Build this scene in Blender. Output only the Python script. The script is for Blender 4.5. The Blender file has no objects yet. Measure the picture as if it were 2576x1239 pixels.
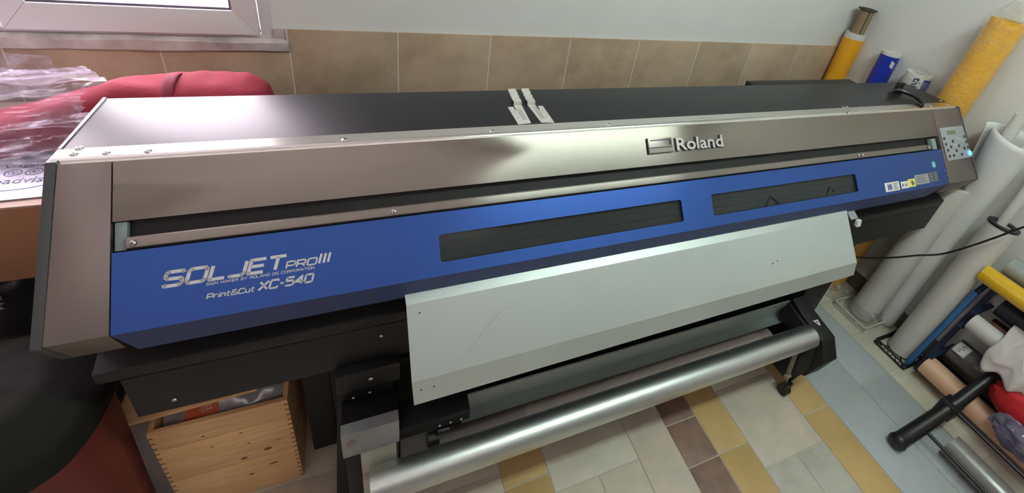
import bpy, bmesh, math, random
from mathutils import Vector, Matrix, noise
random.seed(7)
S = bpy.context.scene
COL = S.collection

# ------------------------------------------------------------ camera
cd = bpy.data.cameras.new('camera')
cam = bpy.data.objects.new('camera', cd); COL.objects.link(cam)
right = Vector((0.910, -0.379, 0.166)); down = Vector((-0.053, -0.505, -0.861)); fwd = Vector((0.410, 0.775, -0.480))
fwd.normalize(); right = (right - fwd * right.dot(fwd)).normalized(); up = right.cross(fwd).normalized()
cam.matrix_world = Matrix(((right.x, up.x, -fwd.x, 0), (right.y, up.y, -fwd.y, 0), (right.z, up.z, -fwd.z, 1.83), (0, 0, 0, 1)))
cd.sensor_width = 36.0; cd.lens = 1155.34 * 36 / 2576
cd.shift_x = (1288 - 1427.6) / 2576; cd.shift_y = (321.8 - 619.5) / 2576
cd.clip_start = 0.02
S.camera = cam
# ------------------------------------------------------------ world, light, exposure
W = bpy.data.worlds.new('world'); S.world = W; W.use_nodes = True
wn = W.node_tree.nodes
wn['Background'].inputs[0].default_value = (1.0, 0.87, 0.96, 1); wn['Background'].inputs[1].default_value = 15.0
S.view_settings.view_transform = 'Standard'; S.view_settings.look = 'None'
S.view_settings.gamma = 1; S.view_settings.use_curve_mapping = False
S.view_settings.exposure = 0.34
LAMP = 47.0
S.cycles.max_bounces = 8; S.cycles.diffuse_bounces = 4; S.cycles.glossy_bounces = 4; S.cycles.transparent_max_bounces = 12
S.cycles.caustics_reflective = False; S.cycles.caustics_refractive = False
S.cycles.sample_clamp_indirect = 6
# window portal: only tells the sampler where the daylight comes in
pl = bpy.data.lights.new('window_portal', 'AREA'); pl.shape = 'RECTANGLE'; pl.size = 1.55; pl.size_y = 1.2
po = bpy.data.objects.new('window_portal', pl); COL.objects.link(po); po.location = (-1.05, 1.93, 1.8); po.rotation_euler = (math.radians(-90), 0, 0)
pl.cycles.is_portal = True

# ------------------------------------------------------------ materials
MATS = {}
def mat(name, col, rough=.5, metal=0., spec=.5, bump=0., bscale=60., var=0., vscale=6., col2=None, coat=0., aniso=0., trans=None, emit=None, stretch=(1, 1, 1), sheen=0., objvar=0., coatr=.1):
    m = bpy.data.materials.new(name); m.use_nodes = True; MATS[name] = m
    nt = m.node_tree; N = nt.nodes; L = nt.links; b = N['Principled BSDF']
    b.inputs['Base Color'].default_value = (*col, 1); b.inputs['Roughness'].default_value = rough
    b.inputs['Metallic'].default_value = metal; b.inputs['Specular IOR Level'].default_value = spec
    b.inputs['Coat Weight'].default_value = coat; b.inputs['Coat Roughness'].default_value = coatr
    if sheen: b.inputs['Sheen Weight'].default_value = sheen
    if var or bump or objvar:
        tc = N.new('ShaderNodeTexCoord'); mp = N.new('ShaderNodeMapping'); mp.inputs['Scale'].default_value = stretch
        L.new(tc.outputs['Object'], mp.inputs['Vector'])
    src = None
    if var:
        nz = N.new('ShaderNodeTexNoise'); nz.inputs['Scale'].default_value = vscale; nz.inputs['Detail'].default_value = 6; nz.inputs['Roughness'].default_value = .62
        L.new(mp.outputs[0], nz.inputs['Vector'])
        rp = N.new('ShaderNodeValToRGB'); rp.color_ramp.elements[0].position = .32; rp.color_ramp.elements[1].position = .7
        c2 = col2 or tuple(c * (1 - var) for c in col)
        rp.color_ramp.elements[0].color = (*c2, 1); rp.color_ramp.elements[1].color = (*[min(1, c * (1 + var * .3)) for c in col], 1)
        L.new(nz.outputs['Fac'], rp.inputs['Fac']); src = rp.outputs['Color']
        L.new(src, b.inputs['Base Color'])
    if objvar:
        oi = N.new('ShaderNodeObjectInfo'); hs = N.new('ShaderNodeHueSaturation'); mr = N.new('ShaderNodeMapRange')
        mr.inputs['To Min'].default_value = 1 - objvar; mr.inputs['To Max'].default_value = 1 + objvar
        L.new(oi.outputs['Random'], mr.inputs['Value']); L.new(mr.outputs[0], hs.inputs['Value'])
        if src: L.new(src, hs.inputs['Color'])
        else: hs.inputs['Color'].default_value = (*col, 1)
        L.new(hs.outputs[0], b.inputs['Base Color'])
    if bump:
        n2 = N.new('ShaderNodeTexNoise'); n2.inputs['Scale'].default_value = bscale; n2.inputs['Detail'].default_value = 4
        L.new(mp.outputs[0], n2.inputs['Vector'])
        bp = N.new('ShaderNodeBump'); bp.inputs['Strength'].default_value = bump; bp.inputs['Distance'].default_value = .004
        L.new(n2.outputs['Fac'], bp.inputs['Height']); L.new(bp.outputs[0], b.inputs['Normal'])
    if aniso:
        b.inputs['Anisotropic'].default_value = aniso
        tg = N.new('ShaderNodeTangent'); tg.direction_type = 'RADIAL'; tg.axis = 'X'
        b.inputs['Anisotropic Rotation'].default_value = ANROT
        L.new(tg.outputs[0], b.inputs['Tangent'])
    if emit:
        b.inputs['Emission Color'].default_value = (*emit[:3], 1); b.inputs['Emission Strength'].default_value = emit[3]
    if trans is not None:
        out = N['Material Output']; tr = N.new('ShaderNodeBsdfTransparent'); mx = N.new('ShaderNodeMixShader')
        tr.inputs[0].default_value = (*trans[1], 1); mx.inputs[0].default_value = trans[0]
        if trans[2] if len(trans) > 2 else False:
            # creased film: more opaque / whiter along folds
            nz = N.new('ShaderNodeTexNoise'); nz.inputs['Scale'].default_value = trans[2]; nz.inputs['Detail'].default_value = 5; nz.inputs['Distortion'].default_value = 1.2
            tc2 = N.new('ShaderNodeTexCoord'); L.new(tc2.outputs['Object'], nz.inputs['Vector'])
            r2 = N.new('ShaderNodeValToRGB'); r2.color_ramp.elements[0].position = .5; r2.color_ramp.elements[1].position = .66
            r2.color_ramp.elements[0].color = (trans[0],) * 3 + (1,); r2.color_ramp.elements[1].color = (min(1, trans[0] + trans[3]),) * 3 + (1,)
            L.new(nz.outputs['Fac'], r2.inputs['Fac']); L.new(r2.outputs[0], mx.inputs[0])
        L.new(tr.outputs[0], mx.inputs[1]); L.new(b.outputs[0], mx.inputs[2]); L.new(mx.outputs[0], out.inputs['Surface'])
    return m
ANROT = 0.0
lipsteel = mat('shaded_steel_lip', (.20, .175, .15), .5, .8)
steel = mat('brushed_steel', (.315, .285, .255), .29, 1., aniso=1.)
steel_side = mat('brushed_steel_side', (.29, .25, .235), .40, 1., aniso=.6)
chrome = mat('polished_steel', (.72, .70, .67), .22, 1., aniso=.5)
screwm = mat('screw_steel', (.6, .58, .56), .3, 1.)
blackm = mat('black_powdercoat', (.008, .0075, .008), .5, 0., spec=.32, bump=.05, bscale=900)
satin = mat('black_satin_lid', (.006, .007, .009), .38, 0., spec=.42, bump=.01, bscale=500)
blue = mat('blue_paint', (.042, .102, .36), .34, .85, aniso=.75)
blue_shade = mat('shaded_blue_paint', (.018, .035, .13), .5, 0.)  # cover blue darkened to put the lip's shade into its colour
darkplas = mat('dark_plastic', (.06, .06, .065), .45)
greenish = mat('grey_green_bracket', (.22, .27, .27), .5)
smoke = mat('smoked_acrylic', (.03, .038, .045), .14, spec=.5, trans=(.28, (.80, .82, .80)))
rail_in = mat('inner_rail', (.20, .205, .195), .5, .1)
whitelet = mat('silver_lettering', (.62, .62, .64), .4)
apronm = mat('apron_enamel', (.62, .68, .66), .50, .75, spec=.6, bump=.02, bscale=500, var=.06, vscale=3)
alu = mat('anodised_aluminium', (.60, .63, .61), .38, 1., aniso=.3, bump=.02, bscale=700)
grailm = mat('grey_green_guide', (.36, .43, .41), .45, .2)
galv = mat('bare_steel_bracket', (.36, .37, .38), .45, .5, var=.2, vscale=14)
creamm = mat('cream_plastic', (.50, .49, .40), .6)
mauve = mat('brown_card_roller', (.25, .19, .18), .75, bump=.05, bscale=200)
mauve2 = mat('brown_card_roller_light', (.34, .26, .24), .75)
olive = mat('zinc_lever', (.38, .35, .26), .5, .4)
lcd = mat('lcd_screen', (.13, .2, .08), .3)
btn = mat('rubber_button', (.05, .05, .055), .6)
ctrlm = mat('control_panel_grey', (.33, .34, .35), .4)
led = mat('blue_led', (.1, .5, 1), .4, emit=(.05, .45, 1.0, 4.0))
warmwall = mat('warm_plaster', (.50, .44, .40), .85)
dimwall = mat('grey_plaster', (.22, .22, .22), .85)
wallm = mat('white_plaster', (.75, .74, .72), .85, bump=.12, bscale=45, var=.04, vscale=3)
trimm = mat('stained_plaster', (.60, .54, .52), .85, bump=.3, bscale=30, var=.35, vscale=11, col2=(.36, .31, .30))
pvc = mat('window_pvc', (.74, .73, .74), .35)
gasket = mat('window_gasket', (.12, .10, .14), .6)
winglass = mat('window_glass', (.9, .9, 1), .02, spec=.5, trans=(.06, (1, 1, 1)))
wtile = mat('sand_wall_tile', (.52, .39, .28), .42, var=.25, vscale=5, col2=(.37, .265, .18), objvar=.06, bump=.08, bscale=25)
grout = mat('pale_grout', (.74, .72, .66), .9)
fgrout = mat('floor_grout', (.55, .52, .44), .9, bump=.1, bscale=100)
T_GREY = mat('grey_floor_tile', (.46, .50, .52), .42, var=.10, vscale=5, objvar=.06, bump=.05, bscale=60)
T_CREAM = mat('cream_floor_tile', (.66, .62, .50), .42, var=.18, vscale=7, objvar=.06, bump=.05, bscale=60)
T_PINK = mat('pinkish_floor_tile', (.63, .53, .43), .40, var=.25, vscale=9, col2=(.52, .49, .40), objvar=.08, bump=.05, bscale=60)
T_STONE = mat('stone_floor_tile', (.58, .56, .49), .42, var=.3, vscale=9, col2=(.46, .43, .37), objvar=.05, bump=.05, bscale=60)
T_YEL = mat('ochre_floor_tile', (.60, .41, .17), .42, var=.15, vscale=6, objvar=.04, bump=.05, bscale=60)
T_BROWN = mat('brown_floor_tile', (.27, .165, .12), .45, var=.35, vscale=12, col2=(.17, .105, .08), objvar=.06, bump=.06, bscale=60)
kraft = mat('kraft_core', (.27, .185, .11), .8, var=.2, vscale=20, stretch=(1, 1, .1))
kraftdk = mat('kraft_core_dark', (.05, .035, .022), .8)
yelv = mat('amber_vinyl', (.84, .38, .02), .38)
yelw = mat('amber_vinyl_wrapped', (.84, .43, .006), .40, coat=.5, coatr=.08, bump=1., bscale=38, stretch=(1, 1, 1.6))
yelt = mat('yellow_tape_roll', (.78, .47, .01), .18, coat=.6)
whitev = mat('white_liner', (.66, .65, .60), .5)
bluev = mat('royal_blue_vinyl', (.012, .03, .34), .3)
greyroll = mat('white_media_back', (.68, .66, .62), .62, bump=.02, bscale=80)
greyroll2 = mat('white_media_sheet', (.76, .77, .75), .5)
blackpl = mat('black_plastic', (.008, .008, .009), .4)
film = mat('clear_film', (.6, .6, .58), .10, spec=1., trans=(.08, (.99, .99, .99), 34., .14), bump=1., bscale=45)
film2 = mat('lilac_clear_film', (.80, .76, .90), .2, spec=.9, trans=(.13, (.97, .95, 1.), 9., .38), bump=.5, bscale=14)
filmw = mat('milky_film', (.62, .61, .55), .3, spec=.7, trans=(.28, (.9, .9, .86), 14., .35), bump=.7, bscale=35)
bagpl = mat('package_film', (.6, .6, .6), .15, trans=(.10, (.95, .95, .95), 20., .16), bump=.6, bscale=40)
pine = mat('pine', (.88, .56, .30), .6, var=.30, vscale=5, col2=(.76, .43, .19), stretch=(1.2, 8, 14), bump=.04, bscale=40)
knot = mat('pine_knot', (.20, .10, .04), .7)
silverbag = mat('silver_plastic_bag', (.50, .52, .56), .28, .3, bump=.5, bscale=18)
orangem = mat('orange_print', (.72, .13, .04), .5)
redc = mat('red_canvas', (.24, .008, .026), .85, bump=.3, bscale=120, var=.2, vscale=9)
redst = mat('red_webbing', (.16, .008, .024), .8)
redbin = mat('red_bin_plastic', (.13, .010, .010), .5, var=.3, vscale=5)
blackbag = mat('black_bag_film', (.012, .012, .013), .33, bump=.35, bscale=14)
blacklea = mat('black_liner', (.010, .010, .008), .8, spec=.2, bump=.25, bscale=60)
card = mat('cardboard', (.42, .20, .10), .8, var=.12, vscale=4)
cardt = mat('cardboard_top', (.52, .40, .32), .8)
paperw = mat('white_sticker_sheet', (.68, .72, .82), .35)
inkd = mat('dark_ink', (.03, .04, .10), .5)
rackblue = mat('blue_enamel', (.03, .13, .34), .4)
racknavy = mat('navy_enamel', (.012, .022, .06), .5)
salmon = mat('salmon_media', (.88, .40, .24), .3, coat=.5, var=.25, vscale=3, col2=(.75, .52, .33), stretch=(4, .6, 4))
brownr = mat('copper_brown_film', (.10, .045, .02), .2, .6)
darkr = mat('charcoal_media', (.03, .028, .027), .35)
navyr = mat('midnight_media', (.012, .013, .03), .5)
whiter = mat('white_small_media', (.64, .62, .60), .45)
clearr = mat('clear_rolled_film', (.55, .58, .57), .15, spec=.9, coat=.6, trans=(.6, (.85, .9, .88)))
cloth = mat('white_rag', (.62, .56, .55), .9, bump=.3, bscale=60, sheen=.3)
redbag = mat('red_fabric_bag', (.50, .012, .018), .7)
labelm = mat('white_label', (.72, .72, .70), .5)
yelab = mat('yellow_label', (.75, .68, .15), .5)
silab = mat('silver_label', (.42, .42, .43), .35, .5)
dklab = mat('dark_label', (.05, .06, .09), .5)
baseb = mat('dusty_skirting', (.15, .115, .10), .8)
cable_m = mat('black_cable', (.006, .006, .006), .35)
purple = mat('purple_film', (.22, .21, .30), .15, spec=.9, trans=(.6, (.7, .65, .9), 20., .3), bump=.8, bscale=30)
clipm = mat('clamp_steel', (.66, .66, .60), .42, .45)
fill_tube = mat('fill_light_tube', (1, 1, 1), .5, emit=(1., .86, .84, LAMP * .22))  # warm glow of the added fill light
tubelight = mat('fluorescent_tube', (1, 1, 1), .5, emit=(.82, 1.0, .92, LAMP))

# ------------------------------------------------------------ mesh helpers
class MB:
    def __init__(s): s.v = []; s.f = []; s.m = []; s.cur = 0
    def add(s, vs, fs):
        o = len(s.v); s.v += [tuple(v) for v in vs]; s.f += [tuple(i + o for i in f) for f in fs]; s.m += [s.cur] * len(fs); return s
    def box(s, a, b):
        (x0, y0, z0), (x1, y1, z1) = a, b
        x0, x1 = sorted((x0, x1)); y0, y1 = sorted((y0, y1)); z0, z1 = sorted((z0, z1))
        return s.add([(x0, y0, z0), (x1, y0, z0), (x1, y1, z0), (x0, y1, z0), (x0, y0, z1), (x1, y0, z1), (x1, y1, z1), (x0, y1, z1)],
                     [(0, 3, 2, 1), (4, 5, 6, 7), (0, 1, 5, 4), (1, 2, 6, 5), (2, 3, 7, 6), (3, 0, 4, 7)])
    def prism(s, prof, x0, x1):           # prof: (y, z) list, extruded along x
        n = len(prof); vs = [(x0, y, z) for y, z in prof] + [(x1, y, z) for y, z in prof]
        return s.add(vs, [tuple(range(n))[::-1], tuple(range(n, 2 * n))] + [(i, (i + 1) % n, n + (i + 1) % n, n + i) for i in range(n)])
    def loft(s, A, B):
        n = len(A); return s.add(list(A) + list(B), [tuple(range(n))[::-1], tuple(range(n, 2 * n))] + [(i, (i + 1) % n, n + (i + 1) % n, n + i) for i in range(n)])
    def tube(s, p0, p1, r0, r1=None, n=24, inner=None):
        p0, p1 = Vector(p0), Vector(p1); r1 = r0 if r1 is None else r1
        a = (p1 - p0).normalized(); u = a.orthogonal().normalized(); w = a.cross(u)
        ring = lambda p, r: [p + (u * math.cos(t) + w * math.sin(t)) * r for t in [2 * math.pi * i / n for i in range(n)]]
        if inner is None:
            return s.add(ring(p0, r0) + ring(p1, r1), [(i, (i + 1) % n, n + (i + 1) % n, n + i) for i in range(n)] + [tuple(range(n))[::-1], tuple(range(n, 2 * n))])
        vs = ring(p0, r0) + ring(p1, r1) + ring(p0, inner) + ring(p1, inner); fs = []
        for i in range(n):
            j = (i + 1) % n
            fs += [(i, j, n + j, n + i), (2 * n + j, 2 * n + i, 3 * n + i, 3 * n + j), (n + i, n + j, 3 * n + j, 3 * n + i), (j, i, 2 * n + i, 2 * n + j)]
        return s.add(vs, fs)
    def path(s, pts, r, n=10):
        pts = [Vector(p) for p in pts]; m = len(pts); vs = []; fs = []; u = None
        for k, p in enumerate(pts):
            t = (pts[min(k + 1, m - 1)] - pts[max(k - 1, 0)]).normalized()
            u = t.orthogonal().normalized() if u is None else (u - t * u.dot(t)).normalized()
            w = t.cross(u); rr = r[k] if isinstance(r, (list, tuple)) else r
            vs += [p + (u * math.cos(q) + w * math.sin(q)) * rr for q in [2 * math.pi * i / n for i in range(n)]]
        for k in range(m - 1):
            for i in range(n):
                j = (i + 1) % n; fs.append((k * n + i, k * n + j, k * n + n + j, k * n + n + i))
        fs += [tuple(range(n))[::-1], tuple(range((m - 1) * n, m * n))]
        return s.add(vs, fs)
    def dome(s, c, ax, r, h, n=12, rings=4):
        c = Vector(c); ax = Vector(ax).normalized(); u = ax.orthogonal().normalized(); w = ax.cross(u); vs = []; fs = []
        for k in range(rings):
            t = k / rings * math.pi / 2
            vs += [c + (u * math.cos(q) + w * math.sin(q)) * r * math.cos(t) + ax * h * math.sin(t) for q in [2 * math.pi * i / n for i in range(n)]]
        vs.append(c + ax * h)
        for k in range(rings - 1):
            for i in range(n):
                j = (i + 1) % n; fs.append((k * n + i, k * n + j, k * n + n + j, k * n + n + i))
        for i in range(n): fs.append(((rings - 1) * n + i, (rings - 1) * n + (i + 1) % n, rings * n))
        fs.append(tuple(range(n))[::-1])
        return s.add(vs, fs)
    def grid(s, fn, nu, nv):
        return s.add([fn(i / nu, j / nv) for j in range(nv + 1) for i in range(nu + 1)],
                     [(j * (nu + 1) + i, j * (nu + 1) + i + 1, (j + 1) * (nu + 1) + i + 1, (j + 1) * (nu + 1) + i) for j in range(nv) for i in range(nu)])
    def quad(s, a, b, c, d): return s.add([a, b, c, d], [(0, 1, 2, 3)])

def props(o, label=None, cat=None, group=None, kind=None):
    if label: o['label'] = label
    if cat: o['category'] = cat
    if group: o['group'] = group
    if kind: o['kind'] = kind
    return o
ORG = {}
def thing(name, label, cat, loc, group=None):
    o = bpy.data.objects.new(name, None); o.empty_display_size = .05; COL.objects.link(o); o.location = loc
    ORG[o] = Vector(loc); return props(o, label, cat, group)
def obj(name, mb, m, parent=None, bevel=0., smooth=35, weld=False, solid=0.):
    org = ORG[parent] if parent else Vector((0, 0, 0))
    me = bpy.data.meshes.new(name)
    me.from_pydata([tuple(Vector(v) - org) for v in mb.v], [], mb.f)
    for mm in (m if isinstance(m, (list, tuple)) else [m]): me.materials.append(mm)
    if isinstance(m, (list, tuple)): me.polygons.foreach_set('material_index', mb.m)
    bm = bmesh.new(); bm.from_mesh(me)
    if weld: bmesh.ops.remove_doubles(bm, verts=bm.verts, dist=1e-5)
    if bevel:
        es = [e for e in bm.edges if len(e.link_faces) == 2 and e.calc_face_angle(0) > .5]
        bmesh.ops.bevel(bm, geom=es, offset=bevel, segments=2, affect='EDGES', profile=.6, clamp_overlap=True)
    bmesh.ops.recalc_face_normals(bm, faces=bm.faces)
    bm.to_mesh(me); bm.free()
    if smooth: me.shade_smooth(); me.set_sharp_from_angle(angle=math.radians(smooth))
    o = bpy.data.objects.new(name, me); COL.objects.link(o)
    if solid:
        sm = o.modifiers.new('thickness', 'SOLIDIFY'); sm.thickness = solid
    if parent: o.parent = parent
    ORG[o] = org
    return o
def struct(name, mb, m, **k): return props(obj(name, mb, m, **k), kind='structure')
def single(name, mb, m, label, cat, group=None, **k): return props(obj(name, mb, m, **k), label, cat, group)

# front slope of the printer: x, s (distance down the slope), h (height off it)
def SP(x, s, h=0.): return Vector((x, .96 - .6442 * s - .7648 * h, 1.226 - .7648 * s + .6442 * h))
def spbox(mb, x0, x1, s0, s1, h0, h1):
    return mb.loft([SP(x0, s0, h0), SP(x0, s1, h0), SP(x0, s1, h1), SP(x0, s0, h1)], [SP(x1, s0, h0), SP(x1, s1, h0), SP(x1, s1, h1), SP(x1, s0, h1)])
SPN = Vector((0, -.7648, .6442))

# stroke lettering (wide, rounded-square face)
G = {'S': (1.25, [[(1.2, .86), (1.1, 1), (.18, 1), (.05, .88), (.05, .62), (.18, .52), (1.07, .48), (1.2, .38), (1.2, .12), (1.07, 0), (.15, 0), (.05, .14)]]),
     'O': (1.3, [[(.2, 0), (1.1, 0), (1.25, .15), (1.25, .85), (1.1, 1), (.2, 1), (.05, .85), (.05, .15), (.2, 0)]]),
     'L': (1.1, [[(.05, 1), (.05, 0), (1.05, 0)]]), 'J': (1.1, [[(1.05, 1), (1.05, .15), (.9, 0), (.1, 0), (0, .12)]]),
     'E': (1.15, [[(1.1, 1), (.05, 1), (.05, 0), (1.1, 0)], [(.05, .5), (1.05, .5)]]), 'T': (1.2, [[(0, 1), (1.2, 1)], [(.6, 1), (.6, 0)]]),
     'P': (1.15, [[(.05, 0), (.05, 1), (1, 1), (1.12, .88), (1.12, .5), (1, .38), (.05, .38)]]),
     'R': (1.2, [[(.05, 0), (.05, 1), (1, 1), (1.12, .88), (1.12, .52), (1, .42), (.05, .42)], [(.7, .42), (1.15, 0)]]),
     'I': (.2, [[(.1, 0), (.1, 1)]]), 'X': (1.25, [[(0, 0), (1.2, 1)], [(0, 1), (1.2, 0)]]),
     'C': (1.2, [[(1.2, .8), (1.08, 1), (.2, 1), (.05, .85), (.05, .15), (.2, 0), (1.08, 0), (1.2, .2)]]),
     '-': (.7, [[(.1, .45), (.6, .45)]]), '5': (1.2, [[(1.15, 1), (.1, 1), (.07, .58), (1.05, .58), (1.15, .46), (1.15, .12), (1.03, 0), (.15, 0), (.03, .14)]]),
     '4': (1.2, [[(.9, 0), (.9, 1), (.05, .3), (1.2, .3)]]), '0': (1.25, [[(.2, 0), (1.05, 0), (1.2, .15), (1.2, .85), (1.05, 1), (.2, 1), (.05, .85), (.05, .15), (.2, 0)]]),
     'G': (1.25, [[(1.15, .85), (1.05, 1), (.2, 1), (.05, .85), (.05, .15), (.2, 0), (1.15, 0), (1.15, .45), (.6, .45)]]),
     'N': (1.25, [[(.05, 0), (.05, 1), (1.15, 0), (1.15, 1)]]), 'M': (1.4, [[(.05, 0), (.05, 1), (.7, .2), (1.3, 1), (1.3, 0)]]),
     'A': (1.25, [[(0, 0), (.5, 1), (.75, 1), (1.25, 0)], [(.2, .3), (1.05, .3)]]), 'K': (1.2, [[(.05, 0), (.05, 1)], [(1.1, 1), (.3, .5), (1.15, 0)], [(.05, .5), (.3, .5)]]),
     'B': (1.2, [[(.05, 0), (.05, 1), (1, 1), (1.1, .88), (1.1, .6), (1, .5), (.05, .5)], [(1, .5), (1.15, .4), (1.15, .12), (1, 0), (.05, 0)]]),
     'Y': (1.2, [[(0, 1), (.6, .45), (1.2, 1)], [(.6, .45), (.6, 0)]]), 'D': (1.25, [[(.05, 0), (.05, 1), (1, 1), (1.18, .82), (1.18, .18), (1, 0), (.05, 0)]]),
     'r': (.7, [[(.05, 0), (.05, .7)], [(.05, .5), (.2, .7), (.65, .7)]]), 'i': (.2, [[(.1, 0), (.1, .7)], [(.1, .92), (.1, 1.05)]]),
     'n': (.95, [[(.05, 0), (.05, .7), (.75, .7), (.88, .57), (.88, 0)]]), 't': (.7, [[(.2, 1), (.2, .1), (.32, 0), (.65, 0)], [(0, .7), (.62, .7)]]),
     'u': (.95, [[(.05, .7), (.05, .12), (.18, 0), (.88, 0), (.88, .7)]]),
     '&': (1.2, [[(1.15, .5), (1.15, .1), (1, 0), (.15, 0), (.03, .12), (.03, .42), (.2, .52), (.9, .52)], [(.2, .52), (.12, .62), (.12, .9), (.22, 1), (.95, 1)]]),
     ' ': (.55, [])}
def stroke_text(txt, x0, x1, s_base, s_top, th, fn, shear=.25, gap=.22, skew=1.):
    tot = sum(G[c][0] + gap for c in txt) - gap; H = abs(s_top - s_base); sx = (x1 - x0 - shear * H) / tot
    mb = MB(); cx = 0
    for c in txt:
        w, pls = G[c]
        for pl_ in pls:
            P = [Vector((x0 + (cx + px) * sx + shear * py * H, py * H)) for px, py in pl_]
            closed = (P[0] - P[-1]).length < 1e-9
            for k in range(len(P) - 1):
                a, b = P[k], P[k + 1]; d = (b - a).normalized(); nrm = Vector((-d.y, d.x)) * th / 2
                ext = d * th * .32
                a2 = a - ext * (1 if (k > 0 or closed) else 0); b2 = b + ext * (1 if (k < len(P) - 2 or closed) else 0)
                mb.add([fn(q.x, q.y) for q in (a2 - nrm, b2 - nrm, b2 + nrm, a2 + nrm)], [(0, 1, 2, 3)])
        cx += w + gap
    return mb
def font_text(txt, h, ext, off=0.):
    cu = bpy.data.curves.new('lettering', 'FONT'); cu.body = txt; cu.size = 1; cu.extrude = 0; cu.offset = off; cu.resolution_u = 3
    o = bpy.data.objects.new('lettering', cu); COL.objects.link(o)
    bpy.context.view_layer.update()
    me = bpy.data.meshes.new_from_object(o.evaluated_get(bpy.context.evaluated_depsgraph_get()))
    vs = [v.co.copy() for v in me.vertices]; fs = [tuple(p.vertices) for p in me.polygons]
    bpy.data.objects.remove(o); bpy.data.meshes.remove(me)
    x0 = min(v.x for v in vs); x1 = max(v.x for v in vs)
    return [((v.x - x0) / (x1 - x0), v.y / .72 * h) for v in vs], fs
def font_mb(txt, x0, x1, h, fn, off=0., thick=0.):
    vs, fs = font_text(txt, h, 0, off); mb = MB()
    if not thick: return mb.add([fn(x0 + a * (x1 - x0), b, 0) for a, b in vs], fs)
    from collections import Counter
    ec = Counter()
    for f in fs:
        for i in range(len(f)): ec[tuple(sorted((f[i], f[(i + 1) % len(f)])))] += 1
    n = len(vs)
    side = [(a, b, b + n, a + n) for (a, b), c in ec.items() if c == 1]
    return mb.add([fn(x0 + a * (x1 - x0), b, 0) for a, b in vs] + [fn(x0 + a * (x1 - x0), b, thick) for a, b in vs], [tuple(i + n for i in f) for f in fs] + side)
def plate_holes(outer, holes, fn, th, rad=.006):
    """flat plate with rounded holes; outer, holes: (x0,x1,s0,s1)"""
    cu = bpy.data.curves.new('plate', 'CURVE'); cu.dimensions = '2D'; cu.fill_mode = 'BOTH'; cu.extrude = th / 2
    def poly(pts):
        sp = cu.splines.new('POLY'); sp.points.add(len(pts) - 1); sp.use_cyclic_u = True
        for p, q in zip(sp.points, pts): p.co = (q[0], q[1], 0, 1)
    x0, x1, s0, s1 = outer; poly([(x0, s0), (x1, s0), (x1, s1), (x0, s1)])
    for x0, x1, s0, s1 in holes:
        pts = []
        for cx, cy, a0 in ((x1 - rad, s0 + rad, -90), (x1 - rad, s1 - rad, 0), (x0 + rad, s1 - rad, 90), (x0 + rad, s0 + rad, 180)):
            pts += [(cx + rad * math.cos(math.radians(a0 + t)), cy + rad * math.sin(math.radians(a0 + t))) for t in (0, 22, 45, 67, 90)]
        poly(pts)
    o = bpy.data.objects.new('plate', cu); COL.objects.link(o); bpy.context.view_layer.update()
    me = bpy.data.meshes.new_from_object(o.evaluated_get(bpy.context.evaluated_depsgraph_get()))
    mb = MB(); mb.add([fn(v.co.x, v.co.y, v.co.z + th / 2 if True else 0) for v in me.vertices], [tuple(p.vertices) for p in me.polygons])
    bpy.data.objects.remove(o); bpy.data.meshes.remove(me); return mb

# ------------------------------------------------------------ the room
XL, XR, YB, YF, ZC = -2.3, 2.60, 1.706, -2.7, 2.80
fl = struct('floor', MB().box((XL - .2, YF - .2, -.08), (XR + .2, YB + .3, -.0025)), fgrout)
struct('ceiling', MB().box((XL - .2, YF - .2, ZC), (XR + .2, YB + .3, ZC + .1)), wallm)
WX0, WX1, WZ0, WZ1 = -1.86, -.246, 1.186, 2.42
wb = MB(); y0, y1 = YB + .004, YB + .28
wb.box((XL - .2, y0, -.05), (XR + .2, y1, WZ0)); wb.box((XL - .2, y0, WZ1), (XR + .2, y1, ZC))
wb.box((XL - .2, y0, WZ0), (WX0, y1, WZ1)); wb.box((WX1, y0, WZ0), (XR + .2, y1, WZ1))
wall_back = struct('wall_back', wb, wallm)
wr = struct('wall_right', MB().box((XR, YF - .2, -.05), (XR + .15, YB + .004, ZC)), wallm)
struct('wall_left', MB().box((XL - .15, YF - .2, -.05), (XL, YB + .004, ZC)), warmwall)
struct('wall_front', MB().box((XL - .2, YF - .15, -.05), (XR + .2, YF, ZC)), dimwall)
struct('baseboard_right', MB().box((XR - .012, -.9, 0), (XR, YB - .012, .105)), baseb, bevel=.002)
struct('trim_1', MB().box((XR - .008, -.9, .105), (XR, YB - .012, .128)), wallm)
# wall tiles: one object each, recessed joints
TW = .3465; TX0 = -.2045
struct('trim_2', MB().box((XL, YB - .0075, .0), (XR, YB + .004, 1.148)).box((TX0 - .002, YB - .0075, 1.148), (XR, YB + .004, 1.222)), grout)
for k in range(-6, 9):
    for r in range(4):
        a, b = TX0 + k * TW + .002, TX0 + (k + 1) * TW - .002
        if k == -6: a = XL
        top = (1.226 if k >= 0 else 1.147) if r == 0 else 1.226 - TW * r - .002
        bot = 1.226 - TW * (r + 1) + .002
        if r == 3: bot = 0
        b = min(b, XR)
        if b - a < .02: continue
        obj('tile', MB().box((a, YB - .009, bot), (b, YB - .001, top)), wtile, wall_back, bevel=.0012)
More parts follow.
